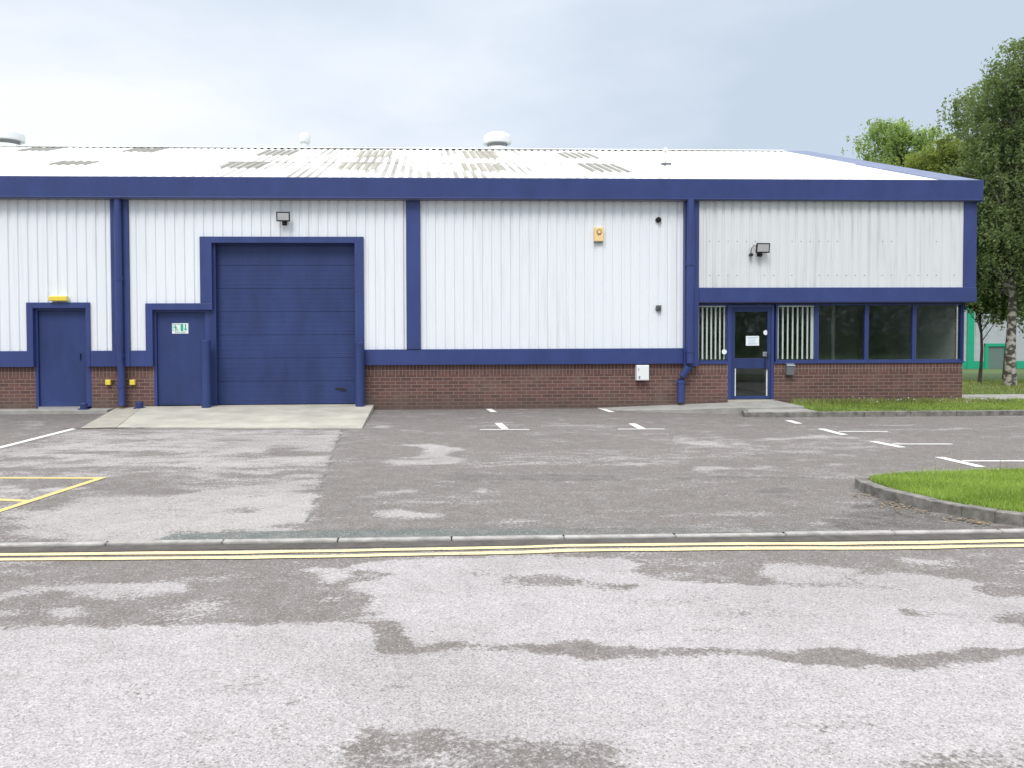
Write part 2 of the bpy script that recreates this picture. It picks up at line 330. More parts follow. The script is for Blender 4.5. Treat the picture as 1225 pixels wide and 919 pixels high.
# ------------------------------------------------------------------ ground sheets with stain attribute
def inpoly(X, Y, poly):
    ins = np.zeros(X.shape, bool); n = len(poly); j = n - 1
    for i in range(n):
        xi, yi = poly[i]; xj, yj = poly[j]
        c = ((yi > Y) != (yj > Y)) & (X < (xj - xi) * (Y - yi) / ((yj - yi) if yj != yi else 1e-9) + xi); ins ^= c; j = i
    return ins
def blur(A, k):
    for ax in (0, 1):
        P = np.concatenate([np.take(A, [0]*k, ax), A, np.take(A, [-1]*k, ax)], ax); cs = np.cumsum(P, ax); cs = np.concatenate([np.take(cs, [0], ax)*0, cs], ax)
        L = A.shape[ax]; A = (np.take(cs, range(2*k+1, 2*k+1+L), ax) - np.take(cs, range(0, L), ax)) / (2*k+1)
    return A
def fbm(shape, step, scales, amps, seed):
    rg_ = np.random.default_rng(seed); out = np.zeros(shape)
    for sc, am in zip(scales, amps):
        gy, gx_ = int(shape[0]*step/sc[1]) + 3, int(shape[1]*step/sc[0]) + 3; g = rg_.normal(size=(gy, gx_))
        yy = np.arange(shape[0])*step/sc[1]; xx = np.arange(shape[1])*step/sc[0]; iy = yy.astype(int); ix = xx.astype(int); fy = (yy - iy)[:, None]; fx = (xx - ix)[None]
        fy = fy*fy*(3-2*fy); fx = fx*fx*(3-2*fx); q = lambda a_, b_: g[np.ix_(iy + a_, ix + b_)]
        out += am*((q(0,0)*(1-fx) + q(0,1)*fx)*(1-fy) + (q(1,0)*(1-fx) + q(1,1)*fx)*fy)
    return out
def sheet(name, xs, ys, z, fields, defaults, m, blurk):
    X, Y = np.meshgrid(np.array(xs), np.array(ys)); chans = []
    st_ = .03 if name == 'road' else .04; SC = [(1.2,.5),(.55,.22),(.25,.12),(.12,.07),(.06,.04)]
    wx_ = fbm(X.shape, st_, SC, [.07,.07,.06,.04,.025], 11 + len(name)); wy_ = fbm(X.shape, st_, SC, [.05,.04,.028,.018,.012], 12 + len(name)); fn = fbm(X.shape, st_, SC, [.10,.13,.13,.11,.09], 13 + len(name))
    for ch in range(3):
        A = np.full(X.shape, defaults[ch], float)
        for c, val, poly in fields:
            wk = 0 if ch == 2 else (.06 if len(poly) == 4 and c == 1 else 1)
            if c == ch: 
                ins = inpoly(X + wx_*wk, Y + wy_*wk, poly)
                if name == 'car_park' and c == 0:
                    ja, jb = G(411, 512), G(360, 645); jl = lambda yy: jb[0] + (ja[0]-jb[0])*(yy-jb[1])/(ja[1]-jb[1])
                    ma = np.mean([p_[0] for p_ in poly]); mb_ = np.mean([p_[1] for p_ in poly])
                    if ma < jl(mb_): ins &= X < jl(Y) + .02*fn
                A[ins] = val
        A = blur(blur(A, blurk[ch]), blurk[ch]) if blurk[ch] else A
        if ch == 0: A = A + fn*1.0
        if ch == 1: A = np.clip(A*(1 + fn), 0, 1)
        chans.append(A)
    nx, ny = len(xs), len(ys); co = np.stack([X, Y, np.full(X.shape, z)], -1).reshape(-1, 3)
    i = np.arange(nx*ny).reshape(ny, nx); q = np.stack([i[:-1, :-1], i[:-1, 1:], i[1:, 1:], i[1:, :-1]], -1).reshape(-1, 4)
    me = bpy.data.meshes.new(name); me.vertices.add(len(co)); me.vertices.foreach_set('co', co.ravel())
    me.loops.add(q.size); me.loops.foreach_set('vertex_index', q.ravel()); me.polygons.add(len(q)); me.polygons.foreach_set('loop_start', np.arange(0, q.size, 4))
    me.update(calc_edges=True)
    a = me.attributes.new('stain', 'FLOAT_COLOR', 'POINT'); col = np.ones((len(co), 4)); col[:, 0] = np.clip(chans[0].ravel(), 0, 1.5); col[:, 1] = chans[1].ravel(); col[:, 2] = chans[2].ravel()
    a.data.foreach_set('color', col.ravel()); me.materials.append(m); o = bpy.data.objects.new(name, me); C.objects.link(o); return struct(o)

def zp(ox, oy, sc, pts): return [(ox + x*sc, oy + y*sc) for x, y in pts]
def P(pts, z=ZG): return [G(x, y, z) for x, y in pts]
ra = lambda a, b, s: [round(v, 4) for v in np.arange(a, b, s)]
KY = G(600, 647, ZR)[1]         # road edge of the kerb
# --- road
A1 = lambda pts: zp(0, 650, .5, pts); A2 = lambda pts: zp(612, 650, .5, pts)
rf = []
def add(lst, ch, val, pts, z): lst.append((ch, val, P(pts, z)))
add(rf, 0, 1.12, [(-700,750),(0,748),(100,746),(250,742),(360,743),(405,748),(440,760),(432,738),(440,722),(440,700),(448,690),(440,678),(460,670),(620,664),(740,668),(760,680),(770,690),(810,702),(950,710),(1060,715),(1180,714),(1225,716),(1900,720),(2600,1400),(-1500,1400)], ZR)
add(rf, 0, -.35, [(418,750),(440,748),(468,748),(470,755),(455,765),(450,775),(480,782),(505,776),(560,771),(620,771),(690,770),(760,776),(840,783),(1000,782),(1060,784),(1225,780),(1700,776),(1700,794),(1225,794),(1150,800),(1080,806),(1060,798),(930,793),(850,792),(700,784),(600,780),(540,786),(480,791),(440,789),(420,780),(430,765)], ZR)
add(rf, 0, .38, [(425,880),(540,878),(612,882),(680,884),(740,905),(760,960),(430,960),(430,905)], ZR)
add(rf, 0, .45, [(940,884),(1000,880),(1060,880),(1110,886),(1225,888),(1400,890),(1400,935),(1225,915),(1110,905),(1060,892),(940,892)], ZR)
add(rf, 0, .15, [(1080,731),(1110,729),(1140,733),(1130,737),(1090,736)], ZR); add(rf, 0, .25, [(1180,735),(1260,732),(1300,745),(1190,746)], ZR)
add(rf, 0, .95, A1([(0,120),(60,100),(200,95),(340,80),(460,92),(460,112),(330,118),(160,108),(0,130)]), ZR)
add(rf, 0, .95, A1([(150,140),(225,138),(230,155),(150,168)]), ZR); add(rf, 0, .7, A1([(0,160),(70,150),(75,165),(0,175)]), ZR)
add(rf, 0, .95, A1([(730,65),(890,63),(880,75),(820,98),(770,98),(760,80)]), ZR)
add(rf, 0, .35, A1([(890,60),(1000,75),(960,95),(890,95)]), ZR)
add(rf, 0, .3, A2([(0,85),(120,85),(280,100),(280,120),(100,108),(0,100)]), ZR)
add(rf, 0, .92, A2([(600,70),(680,45),(740,55),(850,75),(1100,90),(1130,110),(1140,132),(1080,128),(900,105),(720,98),(640,85)]), ZR)
add(rf, 0, .8, A2([(900,42),(960,30),(1040,42),(960,50)]), ZR)
xs = [-120, -60, -30, -15] + ra(-9.0, 9.6, .03) + [12, 18, 30, 60, 120]
ys = [-7, -3, 0] + ra(1.6, KY, .03) + [KY]
sheet('road', xs, ys, ZR, rf, (.1, 0, 0), M['road'], (1, 1, 1))
# --- car park
Z3 = lambda pts: zp(0, 470, .343, pts); Z4 = lambda pts: zp(400, 470, .343, pts); Z5 = lambda pts: zp(805, 470, .343, pts)
pf = []
pa = lambda ch, val, pts: add(pf, ch, val, pts, ZG)
pa(0, .50, Z3([(-900,200),(0,200),(260,128),(1205,128),(1165,260),(1060,480),(560,520),(-900,540)]))
pa(0, .72, Z3([(0,235),(260,150),(700,140),(1195,150),(1165,252),(800,262),(500,255),(0,262)]))
pa(0, .95, Z3([(60,490),(110,440),(330,372),(560,372),(700,335),(1125,305),(1110,370),(1080,425),(1058,485),(600,488),(520,520),(280,530),(100,510)]))
pa(0, .1, Z3([(350,298),(500,280),(520,330),(680,350),(600,362),(400,345),(300,340),(200,420),(120,360)]))
pa(0, .05, Z3([(0,300),(330,300),(150,360),(0,362)])); pa(0, .85, Z3([(0,328),(65,328),(72,352),(0,360)])); pa(0, .85, Z3([(140,335),(260,330),(240,352),(130,355)]))
pa(0, .1, Z3([(900,205),(960,190),(1050,205),(1170,205),(1165,222),(1000,218)])); pa(0, .1, Z3([(640,275),(900,285),(1040,270),(1140,280),(950,302),(780,300)]))
pa(0, .2, Z3([(0,262),(300,262),(560,258),(880,262),(560,270),(300,278),(0,275)])); pa(0, .15, Z3([(740,410),(860,398),(900,410),(860,418)])); pa(0, .2, Z3([(860,340),(920,345),(930,358),(870,355)]))
pa(0, .2, Z3([(1020,320),(1110,318),(1100,345),(1030,340)])); pa(0, .25, Z3([(900,465),(1050,455),(1055,480),(900,480)])); pa(0, .15, Z3([(200,205),(560,200),(660,210),(500,225),(200,215)])); pa(0, .15, Z3([(0,225),(180,222),(180,232),(0,236)]))
pa(0, .0, Z3([(0,65),(380,65),(290,120),(0,190)])); pa(0, .7, Z3([(80,108),(160,100),(170,112),(90,118)]))
pa(0, .95, Z4([(230,182),(350,178),(405,188),(450,205),(395,214),(450,228),(435,252),(190,252),(210,240),(280,232),(320,208),(290,190)]))
pa(0, .9, Z4([(150,412),(230,402),(300,420),(360,425),(350,437),(240,445),(160,440)])); pa(0, .85, Z4([(130,336),(280,334),(285,344),(130,346)])); pa(0, .8, Z4([(505,337),(570,337),(570,347),(520,348)]))
pa(0, .75, Z4([(310,372),(370,374),(350,380),(310,380)])); pa(0, .8, Z4([(0,362),(60,365),(50,372),(0,372)])); pa(0, .75, Z4([(110,115),(190,110),(190,120),(110,122)]))
pa(0, .30, Z4([(450,205),(1225,195),(1225,262),(470,262)])); pa(0, .28, Z5([(0,140),(180,150),(600,150),(800,165),(700,205),(400,215),(0,240)]))
pa(0, .85, Z5([(65,262),(130,256),(230,264),(215,275),(110,277)])); pa(0, .75, Z5([(270,262),(380,256),(390,262),(290,270)])); pa(0, .9, Z5([(58,172),(115,170),(125,179),(65,181)]))
pa(0, .8, Z5([(290,162),(420,155),(520,150),(500,162),(330,168)])); pa(0, .6, Z5([(170,193),(240,165),(250,190),(200,202)])); pa(0, .7, Z5([(555,245),(610,245),(610,250),(555,250)])); pa(0, .5, Z5([(380,330),(480,322),(520,340),(420,350)]))
pa(0, .6, Z5([(470,290),(1000,282),(1225,278),(1225,290),(800,296),(480,302)]))
pa(0, .8, Z5([(490,458),(520,440),(580,428),(560,440),(510,460)]))
pa(1, .5, Z4([(370,292),(440,284),(580,290),(700,290),(800,285),(1030,290),(1040,300),(800,304),(560,312),(480,320),(420,308)]))
pa(1, .45, Z5([(0,297),(200,292),(520,290),(520,296),(200,303),(0,304)])); pa(1, .55, Z5([(340,340),(400,338),(430,348),(420,360),(370,362)]))
pa(1, .95, Z5([(520,462),(590,430),(680,388),(720,370),(860,400),(1000,440),(1120,465),(1225,470),(1225,488),(1040,494),(820,500),(640,490)]))
pa(1, .35, Z4([(0,470),(1225,470),(1225,500),(0,508)]))
pa(1, .45, Z3([(0,540),(600,530),(600,520),(0,530)]))
pa(1, .3, Z3([(0,65),(380,65),(290,100),(0,130)]))
pa(1, .85, [(409,514),(411,514),(363,640),(360.5,640)])
pa(2, 1.0, Z3([(540,520),(600,490),(1225,478),(1225,508),(540,528)])); pa(2, 1.0, Z4([(0,478),(790,472),(800,498),(0,508)])); pa(2, .4, Z4([(790,472),(1225,466),(1225,495),(800,500)])); pa(2, .5, Z5([(0,468),(600,468),(600,492),(0,490)]))
KB = KY + 0.078
xs = [-60, -40, -25, -16] + ra(-10, 14.5, .04) + [16, 20, 30, 60]
ys = [KB] + ra(KB + .04, 17.15, .04) + [17.2]
sheet('car_park', xs, ys, ZG, pf, (.05, 0, 0), M['park'], (1, 0, 0))

# wide terrain: falls gently beyond the building
def terr(x, y):
    if y < -6: return -0.26
    if y < 24: return -0.26 if y < 17.0 else -0.18
    return -0.18 - min(1, (y - 24) / 36) * 1.33
me = MB(); xs = [-500, -200, -80, -40, -20, 0, 10, 12.5, 15, 20, 30, 50, 80, 200, 500]; ys = [-500, -100, -30, -7.5, 0, 6, 16.5, 17.1, 18, 20, 24, 28, 32, 38, 45, 52, 60, 80, 150, 500, 900]
vs = [(x, y, terr(x, y)) for y in ys for x in xs]; nx = len(xs)
me.add(vs, [(j*nx+i, j*nx+i+1, (j+1)*nx+i+1, (j+1)*nx+i) for j in range(len(ys)-1) for i in range(nx-1)]); struct(me.build('ground', 'field', smooth=True))

# kerb along the road: laid end to end, nearly flush
kb = MB(); x = -40.0
rk = random.Random(2)
while x < 40:
    L = 0.914; dz = rk.uniform(-.004, .004); dy = rk.uniform(-.006, .006)
    kb.box(x, x + L - .008, KY + dy + .002, KB + dy - .002, -.4, ZG + .004 + dz); x += L
struct(kb.build('kerb', 'kerb_pale', bevel=.012))
# gutter line (dark silt) beside the kerb
gt = MB(); gt.box(-60, 60, KY - .16, KY - .001, ZR + .001, ZR + .005); M['silt'] = mat('gutter_silt', (0.09, 0.082, 0.075), .9, var=.4, vscale=8); struct(gt.build('gutter', 'silt'))

def line_strip(name, segs, m, z, label=None):
    mb = MB()
    for (a, b, wd) in segs:
        a = Vector(a); b = Vector(b); d = (b - a).normalized(); nrm = Vector((-d.y, d.x)) * wd / 2
        mb.add([(*(a - nrm), z), (*(b - nrm), z), (*(b + nrm), z), (*(a + nrm), z)], [(0, 1, 2, 3)])
    return struct(mb.build(name, m), label)
y1 = G(600, 656.5, ZR)[1]; y2 = G(600, 662.5, ZR)[1]
mb = MB(); rr = random.Random(5)
for yy in (y1, y2):
    x = -50; off = 0; pts = []
    while x <= 50:
        pts.append((x, yy + .018*math.sin(x*1.3 + yy) + rr.uniform(-.006, .006) + (.02 if 1.0 < x < 3 else 0), .036 + rr.uniform(-.006, .006))); x += .35
    vs = [(p[0], p[1] - p[2], ZR + .007) for p in pts] + [(p[0], p[1] + p[2], ZR + .007) for p in pts]; n = len(pts)
    mb.add(vs, [(i, i+1, n+i+1, n+i) for i in range(n-1)])
struct(mb.build('double_yellow_lines', 'paint_yellow'))
def seg(p, q, wd): return (G(*p), G(*q), wd)
line_strip('bay_marking', [seg((583.5,488.8),(591,493.2), .13), seg((596,506.5),(604,513.2), .13)], 'paint_white', ZG + .004)
line_strip('bay_marking', [seg((574,514.3),(633,514.3), .07)], 'paint_white', ZG + .006)
line_strip('bay_marking', [seg((719,488.8),(732,493.2), .13), seg((756,507),(768,513.2), .13)], 'paint_white', ZG + .004)
line_strip('bay_marking', [seg((739,513.8),(795,513.6), .07)], 'paint_white', ZG + .006)
def z5(x, y): return (805 + x*.343, 470 + y*.343)
line_strip('bay_marking', [seg(z5(402,97), z5(440,108), .13)], 'paint_white', ZG + .004)
for a, b, c, d in (((515,126),(598,147),(578,136),(750,136)), ((697,170),(800,191),(765,180),(975,180)), ((928,225),(1075,259),(1010,239),(1300,239))):
    line_strip('bay_marking', [seg(z5(*a), z5(*b), .12)], 'paint_white', ZG + .004)
    line_strip('bay_marking', [seg(z5(*c), z5(*d), .07)], 'paint_white', ZG + .006)
line_strip('worn_bay_marking', [seg(z5(685,113), z5(838,116), .09)], 'paint_faint', ZG + .004)
line_strip('white_line', [seg((91,512.5),(-60,551), .11)], 'paint_white', ZG + .004)
line_strip('yellow_box_marking', [seg((-120,572),(125,572.3), .085), seg((-40,596.2),(33,599.8), .085)], 'paint_yellow2', ZG + .004)
line_strip('yellow_box_marking', [seg((124,571.5),(-90,641), .085)], 'paint_yellow2', ZG + .006)

# concrete apron before the big door: ramps from the threshold to the car park
ap = MB()
bl = F(172, 486.6); br_ = F(447, 485.5)
x0 = FX(170, 485); x1 = FX(447, 485); f0 = G(140, 511, ZG + .02); f1 = G(433, 512, ZG + .02)
ap.hexa([(f0[0], f0[1], -.5), (f1[0], f1[1], -.5), (x1, 17.06, -.5), (x0, 17.06, -.5), (f0[0], f0[1], ZG+.022), (f1[0], f1[1], ZG+.022), (x1, 17.06, -.052), (x0, 17.06, -.052)])
struct(ap.build('concrete_apron', 'concrete', bevel=.008))
sm = MB(); rr = random.Random(9); n_ = 70; up = []; dn = []
for i in range(n_ + 1):
    fx_ = g_a = f0[0] - .9 + (f1[0] - f0[0] + .6)*i/n_; up.append((fx_, f0[1] - .004, ZG + .009)); dn.append((fx_, f0[1] - .02 - rr.uniform(0, .05), ZG + .009))
sm.add(up + dn, [(i, i+1, n_+2+i, n_+1+i) for i in range(n_)]); M['seam'] = mat('rusty_seam_dirt', (0.05, 0.042, 0.035), .95, col2=(0.16, 0.09, 0.045), vscale=3); struct(sm.build('apron_seam', 'seam'))
ap = MB(); g0 = G(96, 512, ZG + .012)
ap.hexa([(g0[0], g0[1], -.5), (f0[0]-.012, f0[1], -.5), (x0-.012, 17.06, -.5), (FX(137,487), 17.06, -.5), (g0[0], g0[1], ZG+.008), (f0[0]-.012, f0[1], ZG+.02), (x0-.012, 17.06, -.060), (FX(137,487), 17.06, -.085)])
M['concrete_side'] = mat('apron_side_concrete', (0.42, 0.39, 0.33), 0.85, col2=(0.30, 0.285, 0.25), vscale=3, bump=.25, bscale=90)
struct(ap.build('concrete_apron_ramp', 'concrete_side'))
# path along the wall at the left door
pt = MB(); pt.box(-30, FX(136, 487) - .01, 16.68, 17.06, -.5, -.085); struct(pt.build('threshold_path', 'paving', bevel=.01))

# entrance path: ramp, landing, lower landing, kerb, grass strip at the foot of the office
YK = G(1000, 499)[1]            # kerb face of the strip
xr = G(985, 499)[0]; xl = G(737, 491)[0]; YL = G(870, 495.5)[1]
pt = MB()
poly = [(xl, 16.55), G(806, 494), (G(874, 496)[0], YL), (xr - .002, YL + .10), (xr - .002, 17.04), (xl - .3, 17.04)]
zt = [ZG + .012, ZG + .07, -.035, -.03, -.02, ZG + .012]
pt.prism(poly, -.5, zt); struct(pt.build('entrance_path', 'paving', bevel=.012))
pt = MB()
a = G(884, 492); b = G(925, 499.5)
xr = G(985, 499)[0]
poly = [(G(876,491)[0], YL - .012), (b[0] - .45, YK + .22), (b[0] + .05, YK + .125), (xr, YK + .125), (xr, YL + .09), (G(876,491)[0] + .3, YL + .09)]
pt.prism(poly, -.5, ZG + .088); struct(pt.build('lower_landing', 'paving'))
# kerb of the landing and the strip
kx = G(925, 500)[0]; kb = MB()
kp = [(G(872,491.5)[0], YL - .02), (kx - .5, YK + .10), (kx, YK), (kx + .9, YK)]
def kerbrun(mb, path, wd, ztop, gap=.004, inner=1):
    for i in range(len(path) - 1):
        a = Vector(path[i]); b = Vector(path[i+1]); d = (b - a).normalized(); n = Vector((-d.y, d.x)) * wd * inner
        p0 = Vector(path[i-1]) if i else a - d; d0 = (a - p0).normalized(); n0 = Vector((-d0.y, d0.x)); p3 = Vector(path[i+2]) if i+2 < len(path) else b + d; d3 = (p3 - b).normalized(); n3 = Vector((-d3.y, d3.x))
        na = (n.normalized() + n0*inner).normalized() * wd; nb = (n.normalized() + n3*inner).normalized() * wd
        a2, b2 = a + d*gap/2, b - d*gap/2; dz = rk.uniform(-.004, .004)
        mb.hexa([(*a2, -.5), (*b2, -.5), (*(b2+nb), -.5), (*(a2+na), -.5), (*a2, ztop+dz), (*b2, ztop+dz), (*(b2+nb), ztop+dz), (*(a2+na), ztop+dz)])
x = kx + .9
while x < 40: x += .914; kp.append((x, YK))
kerbrun(kb, kp, .12, ZG + .10); struct(kb.build('verge_kerb', 'kerb', bevel=.012))
gs = MB(); gs.box(xr + .012, 45, YK + .125, 17.04, -.5, ZG + .075); gs.box(13.2, 45, 17.04, 17.75, -.5, ZG + .06)
struct(gs.build('grass_strip', 'soil'))
pt = MB(); pt.box(12.6, 45, 17.9, 19.2, -.4, -.10); struct(pt.build('footpath', 'paving'))

# grass island at the right with its kerb
ik = [(G(1225,630)[0] + 12, G(1225,630)[1] - .9), (G(1225,630)[0] + 6, G(1225,630)[1] - .6), (G(1225,630)[0] + 1.0, G(1225,630)[1] - .15), G(1225,630), G(1190,626), G(1150,619), G(1110,611), G(1070,601), G(1045,594), G(1030,588.5), G(1022.5,583), G(1026,579), G(1045,576), G(1085,573.2), G(1150,571), G(1225,569)]
ik += [(ik[-1][0] + 12, ik[-1][1] + .3)]
kb = MB(); kerbrun(kb, ik, .125, ZG + .10, gap=.002, inner=-1); struct(kb.build('island_kerb', 'kerb', bevel=.005))
def offs(path, d):
    out = []
    for i, p in enumerate(path):
        a = Vector(path[max(i-1, 0)]); b = Vector(path[min(i+1, len(path)-1)]); t_ = (b - a).normalized(); out.append((p[0] + t_.y*d, p[1] - t_.x*d))
    return out
inner = offs(ik, .13)
gi = MB(); gi.prism(inner, -.5, ZG + .085); struct(gi.build('island_soil', 'soil'))

# ------------------------------------------------------------------ grass blades (stuff)
def blades(name, pts, zb, hmin, hmax, wd, m, seed, lean=.5, label=None):
    rg = np.random.default_rng(seed); n = len(pts); p = np.array(pts); h = rg.uniform(hmin, hmax, n) ** 1.0
    a = rg.uniform(0, 2*np.pi, n); la = rg.uniform(0, 2*np.pi, n); le = rg.uniform(0, lean, n) * h
    dx, dy = np.cos(a)*wd, np.sin(a)*wd; z = zb if not np.isscalar(zb) else np.full(n, zb)
    v = np.zeros((n, 5, 3)); v[:, 0] = np.stack([p[:,0]-dx, p[:,1]-dy, z], -1); v[:, 1] = np.stack([p[:,0]+dx, p[:,1]+dy, z], -1)
    mx, my = p[:,0]+np.cos(la)*le*.4, p[:,1]+np.sin(la)*le*.4
    v[:, 2] = np.stack([mx+dx*.7, my+dy*.7, z+h*.6], -1); v[:, 3] = np.stack([mx-dx*.7, my-dy*.7, z+h*.6], -1); v[:, 4] = np.stack([p[:,0]+np.cos(la)*le, p[:,1]+np.sin(la)*le, z+h], -1)
    b = np.arange(n)[:, None]*5; quads = b + np.array([0,1,2,3]); tris = b + np.array([3,2,4])
    me = bpy.data.meshes.new(name); me.vertices.add(n*5); me.vertices.foreach_set('co', v.ravel())
    loops = np.concatenate([quads, tris], 1).ravel(); me.loops.add(len(loops)); me.loops.foreach_set('vertex_index', loops)
    st = (np.arange(n)[:, None]*7 + np.array([0, 4])).ravel(); me.polygons.add(2*n); me.polygons.foreach_set('loop_start', st); me.update(calc_edges=True)
    at = me.attributes.new('tone', 'FLOAT', 'POINT'); at.data.foreach_set('value', np.repeat(np.clip(rg.normal(.5, .24, n) + .28*np.sin(p[:,0]*2.7 + 2*np.sin(p[:,1]*3.1)) * np.sin(p[:,1]*4.3 + p[:,0]), 0, 1), 5)); me.materials.append(M[m])
    o = bpy.data.objects.new(name, me); C.objects.link(o); o['kind'] = 'stuff'
    if label: o['label'] = label
    return o
rg = np.random.default_rng(3)
def scatter(poly, n, x0, x1, y0, y1):
    X = rg.uniform(x0, x1, n*3); Y = rg.uniform(y0, y1, n*3); k = inpoly(X, Y, poly); return np.stack([X[k], Y[k]], -1)[:n]
ip = offs(ik, .15); xm = min(p[0] for p in ip)
pts = scatter(ip, 60000, xm, xm + 4.2, min(p[1] for p in ip), max(p[1] for p in ip))
blades('grass', pts, ZG + .08, .02, .07, .0035, 'grass', 1, 1.1, 'bright green lawn on the kerbed island')
pts = scatter(ip, 130, xm, xm + 4.2, min(p[1] for p in ip), max(p[1] for p in ip)); blades('tall_grass', pts, ZG + .08, .13, .26, .004, 'grass_dry', 2, .6, 'taller seeding grass stalks in the island lawn')
strip = [(xr + .05, YK + .13), (18, YK + .13), (18, 17.0), (xr + .05, 17.0)]
pts = np.stack([rg.uniform(xr + .05, 18, 26000), YK + .13 + (17.7 - YK - .13) * rg.uniform(0, 1, 26000)], -1); pts = pts[(pts[:,1] < 17.0) | (pts[:,0] > 13.25)]
blades('grass_strip_blades', pts, ZG + .07, .02, .06, .006, 'grass', 3, .8, 'mown grass strip under the office brick wall')
pts = np.stack([rg.uniform(xr + .3, 12.6, 3500), 17.0 - np.abs(rg.normal(0, .16, 3500))], -1)
blades('weeds', pts, ZG + .07, .04, .15, .006, 'grass_dry', 4, .6, 'straggly weeds at the foot of the office wall')
pts = np.stack([rg.uniform(12.5, 32, 30000), rg.uniform(19.2, 27, 30000)], -1); zz = np.array([terr(0, y) for y in pts[:,1]])
blades('verge_grass', pts, zz, .04, .10, .010, 'grass_dry', 5, .8, 'darker grass bank under the birch trees')
# daisies / seed heads near the wall
ds = MB(); rr = random.Random(8)
for i in range(34):
    x = rr.gauss(FX(1110, 480), 1.1); y = 16.95 - abs(rr.gauss(0, .25)); h = rr.uniform(.06, .16)
    if not xr + .3 < x < 13.5: continue
    r = rr.uniform(.010, .018); z = ZG + .07 + h; ds.lathe(x, y, [(.001, z - r), (r, z), (.001, z + r*.6)], 6)
o = ds.build('seed_heads', 'white'); o['kind'] = 'stuff'; o['label'] = 'pale daisy and dandelion heads dotted in the weeds'
# leaf litter at the island kerb
db = MB()
for i in range(300):
    u = rr.random(); k = rr.choice([(1040,594,16,3),(1070,604,22,3),(1078,608,14,2.5),(1150,622,20,2),(1170,626,14,1.6),(1110,612,30,2)])
    x, y = G(k[0] + rr.gauss(0, k[2]*.6), k[1] + rr.gauss(0, k[3]*.8)); a = rr.uniform(0, 6.28); s = rr.uniform(.006, .02); z = ZG + rr.uniform(.004, .016)
    db.add([(x + s*math.cos(a+q), y + s*math.sin(a+q)*.7, z + rr.uniform(0, .006)) for q in (0, 1.57, 3.14, 4.71)], [(0,1,2,3)])
o = db.build('leaf_litter', 'debris'); o['kind'] = 'stuff'; o['label'] = 'dry brown litter lying along the island kerb'

# ------------------------------------------------------------------ THE BUILDING
B = empty('industrial_unit', (0, YF, 0)); tag(B, 'low white clad industrial building with royal blue trim over red brick base', 'building')
ZL = -.048
XL = -26.0                       # building runs on to the left
XR_up = FX(1168, 300, YF - .10)  # outer corner, upper box
XR = FX(1153, 440)               # lower corner
ZFB = FZ(600, 237, YF - .25)     # fascia underside
ZFT = FZ(600, 213, YF - .25)
YFA = YF - .25                   # fascia face
def zs(py, px=600, y=YF): return FZ(px, py, y)
ZS0, ZS1 = zs(436.2), zs(417.5)  # sill band
ZCT = ZFB + .25                  # cladding runs up behind the fascia
YB = YF + .045                   # brick face

def cladding(name, x0, x1, z0, z1, m, y=YF, poly=None, phase=0.0, screws=True):
    """trapezoidal sheet facing -Y; poly: list of (xa, xb, za, zb) column spans so it can step round openings"""
    prof = [(0.0, 0), (.128, 0), (.146, .028), (.182, .028), (.20, 0)]
    spans = poly or [(x0, x1, z0, z1)]; mb = MB()
    for (xa, xb, za, zb) in spans:
        pts = []; k = math.floor((xa - phase) / .2); x = phase + k*.2
        while x < xb:
            for dx, dy in prof[:-1]: pts.append((x + dx, dy))
            x += .2
        pts.append((x, 0))
        out = []
        def yat(q):
            for i in range(len(pts)-1):
                if pts[i][0] <= q <= pts[i+1][0]:
                    f = (q - pts[i][0]) / max(1e-9, pts[i+1][0] - pts[i][0]); return pts[i][1] + f*(pts[i+1][1] - pts[i][1])
            return 0
        out = [(xa, yat(xa))] + [p for p in pts if xa + 1e-4 < p[0] < xb - 1e-4] + [(xb, yat(xb))]
        n = len(out); vs = [(p[0], y + p[1], za) for p in out] + [(p[0], y + p[1], zb) for p in out]
        mb.add(vs, [(i, i+1, n+i+1, n+i) for i in range(n-1)])
        if m == 'clad_old':
            for zr in SCREW:
                if za + .05 < zr < zb - .05:
                    kx = math.ceil((xa - phase)/.2)
                    while phase + kx*.2 + .07 < xb - .03:
                        if random.random() < .6:
                            sx = phase + kx*.2 + .064
                            mb.box(sx - .008, sx + .008, y - .006, y + .001, zr - .008, zr + .008, 1)
                        kx += 1
    return mb.build(name, [m, 'grey_metal'], B)
SCREW = [zs(289), zs(330), zs(372)]
# vertical divisions
xp1a, xp1b = FX(134, 330), FX(155, 330); xp2a, xp2b = FX(486, 330), FX(503, 330); xp3a, xp3b = FX(817, 330), FX(834, 330)
d1a, d1b = FX(41, 400), FX(104, 400); t1a, t1b = FX(33, 390), FX(108.5, 390); ZD1 = zs(369, 70); ZT1 = zs(362, 70)
d2a = FX(183.5, 400); t2a = FX(175, 390); ZD2 = zs(371, 200); ZT2 = zs(363, 200)
rda, rdb = FX(255, 400), FX(425, 400); rta, rtb = FX(240, 330), FX(435.5, 350); ZRD = zs(291, 340); ZRT = zs(283.5, 340)
cladding('wall_cladding', 0, 0, 0, 0, 'clad', poly=[(XL, t1a, ZS1 - .02, ZCT), (t1a, t1b, ZT1 - .02, ZCT), (t1b, xp1a, ZS1 - .02, ZCT)])
cladding('wall_cladding', 0, 0, 0, 0, 'clad', poly=[(xp1b, t2a, ZS1 - .02, ZCT), (t2a, rta, ZT2 - .02, ZCT), (rta, rtb, ZRT - .02, ZCT), (rtb, xp2a, ZS1 - .02, ZCT)], phase=.03)
cladding('wall_cladding', xp2b, xp3a, ZS1 - .02, ZCT, 'clad', phase=.11)
ZU0, ZU1 = FZ(1000, 361.5, YF-.10), FZ(1000, 344, YF-.12)
cladding('wall_cladding', xp3b, FX(1153, 290, YF-.08), ZU1 - .02, ZCT, 'clad_old', y=YF - .08, phase=.07)

